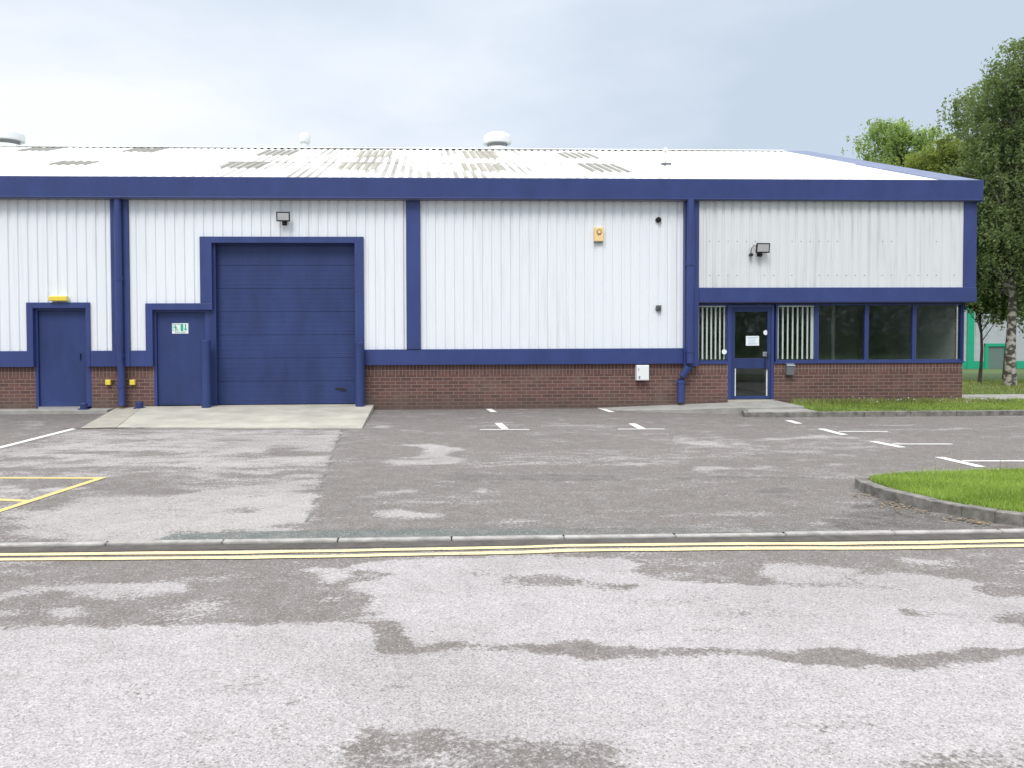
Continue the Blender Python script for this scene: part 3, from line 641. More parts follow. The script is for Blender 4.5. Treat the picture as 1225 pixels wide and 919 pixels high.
def tb(name, *bx, m='blue', bev=.006):
    q = MB()
    for b_ in bx: q.box(*b_)
    return q.build(name, m, B, bevel=bev)
T = .045
# sill bands
tb('sill_band', (XL, t1a + .002, YF-T, YF+.06, ZS0, ZS1)); tb('sill_band', (t1b - .002, xp1a - .002, YF-T, YF+.06, ZS0, ZS1)); tb('sill_band', (xp1b + .002, t2a + .002, YF-T, YF+.06, ZS0, ZS1))
tb('sill_band', (rtb - .002, xp3a - .002, YF-T, YF+.06, ZS0, ZS1))
# door surrounds
tb('door_surround', (t1a, d1a, YF-T-.012, YF+.06, ZS0 - .001, ZT1), (d1b, t1b, YF-T-.012, YF+.06, ZS0 - .001, ZT1), (d1a - .001, d1b + .001, YF-T-.012, YF+.06, ZD1, ZT1))
tb('door_surround', (t2a, d2a, YF-T-.012, YF+.06, ZS0 - .001, ZT2), (d2a - .001, rda - .001, YF-T-.012, YF+.06, ZD2, ZT2), (rta, rda, YF-T-.014, YF+.06, ZT2 + .001, ZRT), (rda - .001, rdb + .001, YF-T-.014, YF+.06, ZRD, ZRT), (rdb, rtb, YF-T-.014, YF+.06, ZL, ZRT))
# pilasters
tb('pilaster', (xp1a, xp1b, YF-T-.02, YF+.04, ZS0, ZCT)); tb('pilaster', (xp2a, xp2b, YF-T-.02, YF+.04, ZS1 + .002, ZCT)); tb('pilaster', (xp3a, xp3b, YF-.12, YF+.04, ZS0 - .05, ZCT))
xua = FX(1153, 290, YF-.10)
tb('pilaster', (xua, XR_up, YF-.11, YF+.04, ZU0 + .0, ZCT)); tb('lintel_band', (xp3b + .002, XR_up + .006, YF-.125, YF+.06, ZU0, ZU1))
# soffit under the overhanging upper box
tb('soffit', (xp3b + .003, XR_up - .005, YF - .10, YF+.15, ZU0 - .012, ZU0 - .002), m='soffit', bev=0)
# brick plinth
def brick(x0, x1, z0, z1, y=YB, dep=.2):
    q = MB(); zc = z1 - .225; q.box(x0, x1, y, y + dep, z0, zc - .0005, 0); q.box(x0, x1, y, y + dep, zc, z1, 1); o = q.build('brick_plinth', ['brick', 'soldier'], B); return o
ZBT = ZS0 + .005
brick(XL, d1a, -.4, ZBT); brick(d1b + .06, d2a, -.4, ZBT); brick(rtb - .03, xp3b - .02, -.4, ZBT)
ZW0 = zs(433, 1000); ZW1 = zs(363, 1000); dra, drb = FX(871.5, 430), FX(927, 430)
brick(xp3b - .019, dra, -.4, ZW0); brick(drb, XR, -.4, ZW0)
# personnel doors
def pdoor(xa, xb, z1, name='door', y=YF + .10):
    q = MB(); fr = .05
    q.box(xa - .01, xa + fr, y - .06, y + .08, ZL, z1 + .02); q.box(xb - fr, xb + .06, y - .06, y + .08, ZL, z1 + .02); q.box(xa + fr, xb - fr, y - .058, y + .08, z1 - fr, z1 + .02)
    f = q.build('door_frame', 'blue', B, bevel=.004)
    q = MB(); q.box(xa + fr + .004, xb - fr - .004, y - .01, y + .04, ZL + .012, z1 - fr - .004); d = q.build('door', 'blue_door', B, bevel=.004)
    return d
dA = pdoor(d1a, d1b, ZD1)
d2b = FX(248, 440)
dB = pdoor(d2a, d2b, ZD2)
q = MB(); q.box(d1b - .20, d1b - .17, YF+.05, YF+.09, .95, 1.07); q.build('lock_plate', 'blue_dark', dA)
q = MB(); q.box(d1a + .06, d1b - .06, YF - .02, YF+.14, -.10, ZL + .008); q.build('threshold', 'chrome', dA)
# big sectional door
q = MB(); y0 = YF + .16; zz_ = ZL + 0.01; nseg = 7; hseg = (ZRD + .04 - zz_) / nseg
for i in range(nseg):
    z0 = zz_ + i*hseg; z1 = z0 + hseg
    q.box(rda + .03, rdb + .005, y0, y0 + .05, z0 + .004, z1 - .004)
    for k in range(1, 5):       # pressed lines across each section
        zc = z0 + hseg*k/5; q.box(rda + .04, rdb - .004, y0 - .003, y0 + .002, zc - .006, zc + .006)
q.box(rda + .03, rdb + .005, y0 + .02, y0 + .06, zz_, ZRD + .04)
sdoor = q.build('sectional_door', 'blue_door', B, bevel=.004)
q = MB(); q.box(rda - .001, rda + .06, YF + .02, YF+.20, ZL, ZRD); q.box(rda + .06, rdb + .006, YF+.10, YF+.2, ZRD - .03, ZRD + .05); q.build('door_track', 'blue_dark', B)
q = MB(); hx, hz = F(407, 466); rr = random.Random(3)
q.box(hx - .12, hx + .07, y0 - .012, y0 - .001, hz - .015, hz + .02); q.box(hx - .02, hx + .12, y0 - .02, y0 - .001, hz - .035, hz - .012)
q.build('handle', 'dark_metal', sdoor)
q = MB(); q.box(rda + .0, rdb + .01, YF + .0, YF + .2, -.12, ZL - .002); q.build('door_sill', 'concrete', B)
# wall between door2 and the big door (blue infill)
q = MB(); q.box(d2b + .06, rda - .002, YF + .02, YF + .2, ZL, ZD2 + .02); q.build('infill_panel', 'blue_dark', B)

# fascia / gutter box: along the front and returning at the corner
XFR = FX(1177, 226, YFA)
q = MB()
# slightly canted front face
q.hexa([(XL, YFA + .02, ZFB), (XFR, YFA + .02, ZFB), (XFR, YF + .05, ZFB), (XL, YF + .05, ZFB), (XL, YFA, ZFT), (XFR, YFA, ZFT), (XFR, YF + .05, ZFT), (XL, YF + .05, ZFT)])
q.box(XL, XFR + .004, YFA + .012, YFA + .05, ZFB - .016, ZFB + .012)
# joints
q.build('fascia', 'blue', B, bevel=.005)
q = MB(); q.box(XL, XFR - .01, YFA + .03, YF + .06, ZFB - .024, ZFB - .018); q.build('soffit', 'soffit', B)

# roof: low pitched, corrugated, ridge 8 m behind the front
SP = .306; RD = 7.9; ZE = ZFT - .045
def rz(y): return ZE + (y - (YFA + .05)) * SP
YRG = YFA + .05 + RD; XVR = FX(1132, 215, YFA + .1)
q = MB(); prof = [(0, .024), (.055, .024), (.075, 0), (.155, 0), (.175, .024)]; xsr = []; x = XL
while x < XVR:
    for dx, dz in prof: xsr.append((min(x + dx, XVR), dz))
    x += .2
ysr = [YFA + .05, YFA + .05 + RD*.46, YFA + .05 + RD*.46, YRG]; zo = [0, 0, .018, .018]; n = len(xsr)
vs = [(px_, yy, rz(yy) + dz + z_) for yy, z_ in zip(ysr, zo) for px_, dz in xsr]
fs = [(j*n+i, j*n+i+1, (j+1)*n+i+1, (j+1)*n+i) for j in range(3) for i in range(n-1)]; q.add(vs, fs)
# rear slope
yr2 = YRG + RD*2
vs = [(px_, yy, z_ + dz) for yy, z_ in ((YRG, rz(YRG)), (yr2, rz(YRG) - SP*RD*2)) for px_, dz in xsr]; q.add(vs, [(i, i+1, n+i+1, n+i) for i in range(n-1)])
roof = q.build('roof', 'roof', B)
# ridge capping, notched by the ribs: a folded cap just above the ribs leaves dark gaps
q = MB(); zr_ = rz(YRG)
q.add([(XL, YRG-.20, zr_-.06+.062), (XVR, YRG-.20, zr_-.06+.062), (XVR, YRG, zr_+.072), (XL, YRG, zr_+.072), (XL, YRG+.2, zr_+.002), (XVR, YRG+.2, zr_+.002)], [(0,1,2,3),(3,2,5,4)])
q.build('ridge_cap', 'vent_white', roof)
q = MB(); q.box(XL, XVR, YRG-.10, YRG-.06, zr_ - .03, zr_ + .028); q.build('ridge_filler', 'dark_metal', roof)
# verge capping along the right-hand end
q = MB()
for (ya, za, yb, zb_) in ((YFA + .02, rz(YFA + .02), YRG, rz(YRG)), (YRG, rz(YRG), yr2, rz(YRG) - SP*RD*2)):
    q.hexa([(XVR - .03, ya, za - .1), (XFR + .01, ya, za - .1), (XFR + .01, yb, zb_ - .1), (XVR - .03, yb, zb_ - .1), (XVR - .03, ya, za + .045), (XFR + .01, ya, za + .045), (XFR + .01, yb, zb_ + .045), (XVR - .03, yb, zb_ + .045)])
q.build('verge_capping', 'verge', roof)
q = MB()
for (ya, za, yb, zb_) in ((YFA + .03, rz(YFA), YRG, rz(YRG)), (YRG, rz(YRG), yr2, rz(YRG) - SP*RD*2)):
    q.hexa([(XFR - .06, ya, za - .42), (XFR + .0, ya, za - .42), (XFR + .0, yb, zb_ - .42), (XFR - .06, yb, zb_ - .42), (XFR - .06, ya, za - .1), (XFR + .0, ya, za - .1), (XFR + .0, yb, zb_ - .1), (XFR - .06, yb, zb_ - .1)])
q.build('verge_board', 'blue', roof)
# weathered rooflights: five stained valleys each
def RP(px, py):      # photo measure -> roof plane
    d = ray(px, py); o_ = Vector((0, 0, CAMZ)); # z = ZE + (y - y0)*SP
    t_ = (ZE - (YFA+.05)*SP - CAMZ) / (d.z - SP*d.y); return (d.x*t_, d.y*t_)
def rooflight(pxc, pya, pyb, m, nv=5, proud=.004):
    xa, ya = RP(pxc[0], pya); xb, yb = RP(pxc[1], pyb); xm_ = RP((pxc[0]+pxc[1])/2, (pya+pyb)/2)[0]
    k0 = round((xm_ - XL)/.2 - nv/2); q = MB(); rr = random.Random(int(pxc[0]))
    for k in range(nv):
        xv = XL + (k0 + k)*.2; off = .022 if yb > YFA + RD*.46 else proud
        u0, u1 = rr.uniform(-.12, .12), rr.uniform(-.15, .15)
        o4 = off - .002; xv += .2
        for (xa_, ha_, xb__, hb_) in ((-.047, .000, -.025, .024), (-.025, .024, .055, .024), (.055, .024, .077, .000)):
            q.add([(xv + xa_, yb + u0, rz(yb + u0) + o4 + ha_), (xv + xb__, yb + u0, rz(yb + u0) + o4 + hb_), (xv + xb__, ya + u1, rz(ya + u1) + o4 + hb_), (xv + xa_, ya + u1, rz(ya + u1) + o4 + ha_)], [(0,1,2,3)])
    return q.build('rooflight', m, roof)
for c, a_, b_, m_, nv in (((2,76),177.5,182.5,'rooflight',5), ((135,197),178.5,183.5,'rooflight',5), ((45,132),190,198,'rooflight',5), ((305,350),180.5,187.5,'rooflight',5), ((250,318),192,202,'rooflight',5),
        ((425,470),181.5,190,'moss',5), ((398,455),193,204.5,'moss',5), ((547,587),182,191.5,'moss',5), ((551,599),196.5,206,'moss',5), ((662,707),184,191,'rooflight',5), ((688,748),196.5,206.5,'rooflight',5)):
    rooflight(c, a_, b_, m_, nv)
# roof ventilators and flue (stand at the ridge)
def pxm(y): return FPX / y
def ventilator(px, label, w=.86):
    xv = F(px, 170, YRG + .3)[0]; z0 = rz(YRG) - .02; s = w/.86; y = YRG + .35
    q = MB(); q.box(xv - .46*s, xv + .46*s, y - .46*s, y + .46*s, z0 - .15, z0 + .10)
    q.lathe(xv, y, [(.50*s, z0 + .02), (.50*s, z0 + .12), (.40*s, z0 + .16), (.30*s, z0 + .20), (.30*s, z0 + .21)], 24)
    q.lathe(xv, y, [(.31*s, z0 + .2), (.31*s, z0 + .34)], 24, 1)
    q.lathe(xv, y, [(.30*s, z0 + .30), (.44*s, z0 + .305), (.44*s, z0 + .49), (.41*s, z0 + .56), (.28*s, z0 + .63), (.01, z0 + .66)], 24)
    o = q.build('roof_ventilator', ['vent_white', 'vent_grey'], roof, smooth=True); o['label'] = label
ventilator(595, 'white domed ventilator at the middle of the ridge'); ventilator(8, 'white domed ventilator at the left end of the ridge', .95)
xv = F(365, 170, YRG + .3)[0]; z0 = rz(YRG)
q = MB(); q.lathe(xv, YRG + .3, [(.12, z0 - .1), (.12, z0 + .30)], 16); q.lathe(xv, YRG + .3, [(.16, z0 + .28), (.17, z0 + .32), (.17, z0 + .48), (.13, z0 + .56), (.01, z0 + .57)], 16)
q.build('roof_flue', 'vent_white', roof, smooth=True)
xq, yq = RP(796, 198); q = MB(); q.tube([(xq, yq, rz(yq) - .02), (xq, yq, rz(yq) + .30), (xq, yq, rz(yq) + .42)], .028, 8); q.lathe(xq, yq, [(.07, rz(yq) + .36), (.06, rz(yq) + .42), (.01, rz(yq) + .46)], 10); q.box(xq - .12, xq + .12, yq - .1, yq + .1, rz(yq) - .02, rz(yq) + .045, 1)
q.build('vent_pipe', ['vent_white', 'grey_metal'], roof, smooth=True)

# end wall (right) and rear, left walls
q = MB(); ye = yr2 - .4
xg = XR_up - .02
pts = []; y = YF + .04
while y < ye: pts += [(y, 0), (y + .128, 0), (y + .146, -.028), (y + .182, -.028)]; y += .2
def zgable(y): return (rz(y) if y < YRG else rz(YRG) - SP*(y - YRG)) - .06
n = len(pts); vs = [(xg + p[1], p[0], ZU0) for p in pts] + [(xg + p[1], p[0], zgable(p[0])) for p in pts]; q.add(vs, [(i, i+1, n+i+1, n+i) for i in range(n-1)])
q.build('end_wall_cladding', 'clad', B)
q = MB(); q.box(XR - .06, XR, YB + .21, ye, -.6, ZU0 - .02); q.build('end_wall_brick', 'brick', B)
q = MB(); q.box(XL, XR - .22, ye - .1, ye, -2, zgable(ye)); q.box(XL, XL + .1, YF + .3, ye - .11, -2, ZFB); q.build('rear_wall', 'clad', B)

# downpipes
q = MB(); xx = FX(142, 330, YF-.12); q.tube([(xx, YF-.13, ZFB + .02), (xx, YF-.13, ZS0 + .1), (xx + .015, YF - .10, ZS0 - .08), (xx + .015, YF-.08, .05), (xx + .015, YF-.10, -.03)], .075, 18)
for z in (ZS0 + .2, 2.6, .35): q.lathe(xx, YF-.13 if z > 1 else YF-.09, [(.086, z), (.086, z + .06)], 18)
q.build('downpipe', 'blue', B, smooth=True)
q = MB(); xx = FX(826, 330, YF-.2); xb_ = FX(814.5, 460, YF-.08)
q.tube([(xx, YF-.19, ZFB + .02), (xx, YF-.19, ZS0 + .02), (xx - .02, YF-.18, ZS0 - .05), (xb_ + .03, YF-.10, ZS0 - .26), (xb_, YF-.08, ZS0 - .34), (xb_, YF-.08, -.04)], .078, 18)
for x_, y_, z in ((xx, YF-.19, ZS0 + .25), (xx, YF-.19, 2.9), (xb_, YF-.08, ZS0 - .42)): q.lathe(x_, y_, [(.09, z), (.09, z + .06)], 18)
q.build('downpipe', 'blue', B, smooth=True)

# glazed screen: windows and entrance door
YW = YF + .10
def window(xa, xb, z0, z1, name='window', bl=None):
    q = MB(); f = .042
    q.box(xa, xa + f, YW - .03, YW + .04, z0, z1); q.box(xb - f, xb, YW - .03, YW + .04, z0, z1); q.box(xa + f, xb - f, YW - .029, YW + .04, z0, z0 + f); q.box(xa + f, xb - f, YW - .029, YW + .04, z1 - f, z1)
    w_ = q.build(name, 'blue', B, bevel=.004)
    q = MB(); q.box(xa + f, xb - f, YW, YW + .012, z0 + f, z1 - f); q.build('pane', 'glass', w_)
    if bl:
        q = MB(); x = xa + f + .02; q.box(xa + f, xb - f, YW + .02, YW + .05, z1 - f - .03, z1 - f)
        for i in range(bl[0]):
            xx_ = xa + f + .03 + i*(xb - xa - 2*f - .06)/(bl[0]-1); wd_ = .024 if not (bl[1] and i == bl[0]-1) else .055; a_ = bl[2]
            dx, dy = wd_*math.cos(a_)/2*1.6, wd_*math.sin(a_)/2
            q.add([(xx_-dx, YW+.035-dy, z0+f+.02), (xx_+dx, YW+.035+dy, z0+f+.02), (xx_+dx, YW+.035+dy, z1-f-.04), (xx_-dx, YW+.035-dy, z1-f-.04)], [(0,1,2,3)])
        q.build('blind', 'blind', w_)
    return w_
wx = lambda p: FX(p, 400, YW)
window(wx(832), wx(871), ZW0, ZW1, bl=(7, 0, .25)); window(wx(927.5), wx(976.5), ZW0, ZW1, bl=(8, 1, .25))
for a_, b_ in ((976.5, 1036), (1036, 1093), (1093, 1151)): window(wx(a_) + .002, wx(b_), ZW0, ZW1)
q = MB(); q.box(xp3b - .1, dra - .002, YB - .03, YB + .1, ZW0 - .035, ZW0 + .004); q.box(drb + .002, XR + .02, YB - .03, YB + .1, ZW0 - .035, ZW0 + .004); q.build('window_sill', 'blue', B, bevel=.004)
q = MB(); q.box(wx(1151), XR - .01, YW - .06, YW + .1, ZW0, ZW1 + .05); q.box(xp3b - .03, XR - .02, YW - .02, YW + .1, ZW1, ZU0 - .0125); q.box(xp3b - .02, wx(832), YW - .03, YW + .05, ZW0, ZW1); q.build('corner_post', 'blue_dark', B)
# entrance door
dz1 = zs(366, 900); xa, xb = dra, drb
q = MB(); q.box(xa, xa + .085, YW - .05, YW + .06, 0, dz1 + .03); q.box(xb - .06, xb, YW - .05, YW + .06, 0, dz1 + .03); q.box(xa + .085, xb - .06, YW - .048, YW + .06, dz1 - .04, dz1 + .03)
q.build('entrance_door_frame', 'blue', B, bevel=.004)
la, lb = xa + .09, xb - .065; pz = [zs(474, 900), zs(441, 900), zs(429, 900), zs(373, 900)]; s_ = .075
q = MB(); q.box(la, la + s_, YW - .04, YW + .01, .012, dz1 - .045); q.box(lb - s_, lb, YW - .04, YW + .01, .012, dz1 - .045)
for z0, z1 in ((.012, pz[0]), (pz[1], pz[2]), (pz[3], dz1 - .045)): q.box(la + s_ - .001, lb - s_ + .001, YW - .039, YW + .01, z0, z1)
ed = q.build('entrance_door', 'blue_door', B, bevel=.004)
q = MB(); q.box(la + s_, lb - s_, YW - .015, YW - .005, pz[0], pz[1]); q.build('lower_pane', 'glass', ed)
q = MB(); q.box(la + s_, lb - s_, YW - .015, YW - .005, pz[2], pz[3]); q.build('upper_pane', 'glass', ed)
for bx_ in (la + s_, lb - s_ - .018): q = MB(); q.box(bx_, bx_ + .018, YW - .045, YW - .016, pz[0], pz[1]); q.build('glazing_bead', 'white', ed)
q = MB(); q.box(xa, xb, YW - .09, YW + .1, -.12, -.001); q.build('threshold', 'concrete', ed)
hx, hz = F(916, 424); q = MB(); q.box(hx - .05, hx + .04, YW - .07, YW - .035, hz - .045, hz + .055); q.tube([(hx + .02, YW - .075, hz), (hx + .02, YW - .11, hz), (hx + .11, YW - .11, hz - .01)], .011, 8, 1)
q.tube([(hx + .06, YW - .06, hz - .02), (hx - .0, YW - .06, hz - .15), (hx + .02, YW - .06, hz - .30), (hx + .07, YW - .06, hz - .33)], .012, 8, 1); q.build('handle', ['chrome', 'dark_metal'], ed)
q = MB(); q.box(la + .02, la + .035, YW - .1, YW - .04, .0, .001)
def disc(name, px, py, r, parent, m='paper', y=YW - .022):
    x_, z_ = F(px, py, y); q = MB(); k = 20; q.add([(x_ + r*math.cos(2*math.pi*i/k), y, z_ + r*math.sin(2*math.pi*i/k)) for i in range(k)] + [(x_ + r*math.cos(2*math.pi*i/k), y + .002, z_ + r*math.sin(2*math.pi*i/k)) for i in range(k)],
        [tuple(range(k)), tuple(range(k, 2*k))] + [(i, (i+1) % k, k + (i+1) % k, k + i) for i in range(k)]); return q.build(name, m, parent)
disc('sticker', 916, 398, .052, ed)
disc('sticker', 866.5, 421, .055, B, y=YW - .034)
# paper notice
nx_, nz_ = F(900.2, 407.8, YW - .02); q = MB(); q.box(nx_ - .145, nx_ + .145, YW - .020, YW - .0175, nz_ - .105, nz_ + .105)
nt_ = empty('notice', (nx_, YW - .02, nz_)); tag(nt_, 'white paper notice with pale blue border taped inside the entrance door glass', 'notice')
q.build('sheet', 'paper', nt_); q = MB()
q.box(nx_ - .11, nx_ + .11, YW - .0225, YW - .0215, nz_ + .06, nz_ + .075); q.box(nx_ - .11, nx_ + .11, YW - .0225, YW - .0215, nz_ - .075, nz_ - .065)
for k in range(5): q.box(nx_ - .09, nx_ + (.09 if k % 2 else .06), YW - .0225, YW - .0215, nz_ + .035 - k*.022, nz_ + .040 - k*.022)
q.build('print', 'ink', nt_)
# office room behind the glass
rx0, rx1, ry0, ry1, rz0, rz1 = xp3b - .1, XR - .065, YW + .12, YW + 4.0, .02, 2.55
q = MB(); q.add([(rx0,ry0,rz0),(rx1,ry0,rz0),(rx1,ry1,rz0),(rx0,ry1,rz0)], [(0,1,2,3)], 1); q.add([(rx0,ry0,rz1),(rx1,ry0,rz1),(rx1,ry1,rz1),(rx0,ry1,rz1)], [(3,2,1,0)])
q.add([(rx0,ry1,rz0),(rx1,ry1,rz0),(rx1,ry1,rz1),(rx0,ry1,rz1)], [(0,1,2,3)]); q.add([(rx0,ry0,rz0),(rx0,ry1,rz0),(rx0,ry1,rz1),(rx0,ry0,rz1)], [(0,1,2,3)]); q.add([(rx1,ry0,rz0),(rx1,ry1,rz0),(rx1,ry1,rz1),(rx1,ry0,rz1)], [(0,1,2,3)])
for px_ in (929, 1008, 1110): x_ = FX(px_, 400, YW + 1.0); q.box(x_, x_ + .08, YW + 1.5, ry1 - .01, rz0 + .001, rz1 - .001)
q.build('office_interior', ['room', 'carpet'], B)

# wall vents (on cladding)
for px_, py_ in ((788, 263), (788, 369.5)):
    x_, z_ = F(px_, py_, YF - .05); q = MB()
    pr = [(.058, 0), (.062, -.05), (.05, -.07)]; k = 16
    q.tube([(x_, YF + .01, z_), (x_, YF - .05, z_), (x_, YF - .07, z_ - .01)], [.06, .06, .045], 16)
    if py_ > 300: q.box(x_ - .05, x_ + .05, YF - .09, YF + .0, z_ + .04, z_ + .075, 0)
    q.build('wall_vent', 'grey_metal' if py_ > 300 else 'dark_metal', B, smooth=True)

# ------------------------------------------------------------------ fittings on the wall (things)
def floodlight(px, py, label, y, sensor, w=.29, h=.2):
    x_, z_ = F(px, py, y - .15); e_ = empty('floodlight', (x_, y, z_)); tag(e_, label, 'floodlight', 'floodlights on the cladding')
    tl = .05
    q = MB(); q.hexa([(x_-w/2, y-.17, z_-h/2), (x_+w/2, y-.17, z_-h/2), (x_+w/2*.75, y-.07, z_-h/2+.02), (x_-w/2*.75, y-.07, z_-h/2+.02), (x_-w/2, y-.21, z_+h/2), (x_+w/2, y-.21, z_+h/2), (x_+w/2*.75, y-.08, z_+h/2-.02), (x_-w/2*.75, y-.08, z_+h/2-.02)])
    q.build('housing', 'dark_metal', e_, bevel=.008)
    q = MB(); g_ = .028; fy = lambda z: y - .174 - .04*(z - (z_-h/2))/h
    za, zb_ = z_-h/2+g_, z_+h/2-g_; q.add([(x_-w/2+g_, fy(za), za), (x_+w/2-g_, fy(za), za), (x_+w/2-g_, fy(zb_), zb_), (x_-w/2+g_, fy(zb_), zb_)], [(0,1,2,3)]); q.build('lens', 'lens', e_)
    q = MB(); q.box(x_-.05, x_+.05, y-.02, y, z_-h/2-.06, z_-h/2+.03); q.box(x_-.03, x_+.03, y-.12, y-.02, z_-h/2-.035, z_-h/2-.02); q.build('bracket', 'dark_metal', e_)
    if sensor:
        q = MB(); sx, sz = F(898.5, 305, y-.05); q.tube([(sx, y - .002, sz), (sx, y - .09, sz)], .035, 12); q.tube([(sx, y - .02, sz), (sx + .02, y - .02, sz + .14), (x_ - w/2 + .02, y - .03, z_ + .08), (x_ - w/2*.7, y - .09, z_ + .03)], .008, 6); q.build('motion_sensor', 'dark_metal', e_)
    return e_
floodlight(339, 259.5, 'small black floodlight on the cladding above the big blue sectional door', YF, False)
floodlight(912, 297, 'black floodlight with a side sensor on the cladding over the glazed entrance', YF - .08, True, .30, .21)
x_, z_ = F(716.5, 280.5, YF - .05); e_ = empty('alarm_box', (x_, YF, z_)); tag(e_, 'cream burglar alarm box with a round emblem on the middle cladding panel', 'alarm box')
q = MB(); q.box(x_-.10, x_+.10, YF-.07, YF-.001, z_-.15, z_+.15); q.build('cover', 'cream', e_, bevel=.012)
q = MB(); q.tube([(x_, YF-.078, z_+.05), (x_, YF-.07, z_+.05)], .055, 16); q.tube([(x_, YF-.082, z_+.05), (x_, YF-.0785, z_+.05)], .036, 16, 1); q.box(x_-.035, x_+.035, YF-.075, YF-.07, z_-.015, z_-.005); q.build('emblem', [mat('brown_print', (.3, .16, .05), .5), 'cream'], e_)
q = MB(); q.box(x_-.09, x_+.09, YF-.062, YF-.001, z_-.175, z_-.151); q.build('strobe', 'grey_metal', e_)
# yellow bulkhead lamp above the left door
x_, z_ = F(70, 357.5, YF-.08); e_ = empty('bulkhead_light', (x_, YF, z_)); tag(e_, 'flat yellow bulkhead lamp over the leftmost blue door', 'wall lamp')
q = MB(); q.box(x_-.19, x_+.19, YF-.13, YF-.06, z_-.05, z_+.06); q.build('diffuser', 'yellow', e_, bevel=.02); q = MB(); q.box(x_-.17, x_+.17, YF-.0595, YF-.001, z_-.045, z_+.05); q.build('base', 'white', e_)
# fire exit sign
x_, z_ = F(215.5, 393, YF+.08); ys_ = YF + .086; e_ = empty('exit_sign', (x_, ys_, z_)); tag(e_, 'green and white fire exit sign fixed to the blue door beside the sectional door', 'sign')
q = MB(); q.box(x_-.17, x_+.17, ys_-.004, ys_+.003, z_-.11, z_+.11); q.build('plate', 'white', e_)
q = MB(); q.box(x_+.01, x_+.065, ys_-.007, ys_-.0045, z_-.055, z_+.095)          # doorway
q.box(x_-.155, x_-.145, ys_-.007, ys_-.0045, z_-.055, z_+.095); q.box(x_-.145, x_+.0, ys_-.007, ys_-.0045, z_+.087, z_+.095)
# running figure
def limb(a, b_, wd_): a = Vector(a); b_ = Vector(b_); d_ = (b_-a).normalized(); n_ = Vector((-d_.y, d_.x))*wd_/2; q.add([(x_+v.x, ys_-.0065, z_+v.y) for v in (a-n_, b_-n_, b_+n_, a+n_)], [(0,1,2,3)])
limb((-.105,.04), (-.085,-.01), .03); limb((-.085,-.01), (-.11,-.05), .014); limb((-.085,-.01), (-.05,-.03), .014); limb((-.05,-.03), (-.055,-.055), .012); limb((-.1,.035), (-.065,.02), .012); limb((-.11,.035), (-.135,.01), .012)
q.add([(x_-.098+.014*math.cos(i), ys_-.0065, z_+.06+.014*math.sin(i)) for i in np.linspace(0, 5.6, 9)], [tuple(range(9))])
# arrow
q.add([(x_+a_, ys_-.0065, z_+b_) for a_, b_ in ((.085,.04),(.115,.04),(.115,.0),(.14,.0),(.1,-.045),(.06,.0))][:0] or [(x_+.10, ys_-.0065, z_+.09), (x_+.125, ys_-.0065, z_+.09), (x_+.125, ys_-.0065, z_-.01), (x_+.10, ys_-.0065, z_-.01)], [(0,1,2,3)])
q.add([(x_+.075, ys_-.0065, z_-.008), (x_+.15, ys_-.0065, z_-.008), (x_+.1125, ys_-.0065, z_-.05)], [(0,1,2)])
q.build('pictogram', 'green_sign', e_)
def text(s, size, x, y, z, m, parent, name='lettering'):
    cu = bpy.data.curves.new(name, 'FONT'); cu.body = s; cu.size = size; cu.align_x = 'CENTER'; cu.extrude = .0006
    tmp = bpy.data.objects.new(name, cu); C.objects.link(tmp); bpy.context.view_layer.update()
    me = bpy.data.meshes.new_from_object(tmp.evaluated_get(bpy.context.evaluated_depsgraph_get())); bpy.data.objects.remove(tmp)
    me.transform(Matrix.Rotation(R(90), 4, 'X')); me.materials.clear(); me.materials.append(M[m]); o = bpy.data.objects.new(name, me); C.objects.link(o); o.parent = parent; o.location = Vector((x, y, z)) - wloc(parent); return o
text('Fire', .062, x_-.058, ys_-.006, z_-.098, 'green_sign', e_); text('exit', .062, x_+.062, ys_-.006, z_-.098, 'green_sign', e_)
# white meter cabinet
x_, z_ = F(768.5, 446, YB - .1); e_ = empty('meter_box', (x_, YB, z_)); tag(e_, 'small white meter cabinet on the brick plinth below the blue band', 'meter box')
q = MB(); q.box(x_-.135, x_+.135, YB-.14, YB-.001, z_-.165, z_+.165); q.build('cabinet', 'white', e_, bevel=.008); q = MB(); q.box(x_-.12, x_+.12, YB-.150, YB-.1405, z_-.15, z_+.15); q.build('door', 'white', e_, bevel=.004)
q = MB(); q.box(x_-.09, x_-.065, YB-.158, YB-.1505, z_-.12, z_-.07); q.build('latch', 'grey_metal', e_); q = MB(); q.box(x_-.1, x_-.09, YB-.158, YB-.1505, z_+.05, z_+.1); q.build('hinge', 'grey_metal', e_)
# grey letter box right of the entrance
x_, z_ = F(946, 441.5, YB - .1); e_ = empty('letter_box', (x_, YB, z_)); tag(e_, 'small grey letter box on the brick right of the entrance door', 'letter box')
q = MB(); q.box(x_-.085, x_+.085, YB-.10, YB-.001, z_-.135, z_+.08); q.build('body', 'grey_metal', e_, bevel=.01); q = MB(); q.hexa([(x_-.092, YB-.115, z_+.07), (x_+.092, YB-.115, z_+.07), (x_+.092, YB-.002, z_+.12), (x_-.092, YB-.002, z_+.12), (x_-.092, YB-.11, z_+.085), (x_+.092, YB-.11, z_+.085), (x_+.092, YB-.002, z_+.135), (x_-.092, YB-.002, z_+.135)]); q.build('lid', 'chrome', e_)
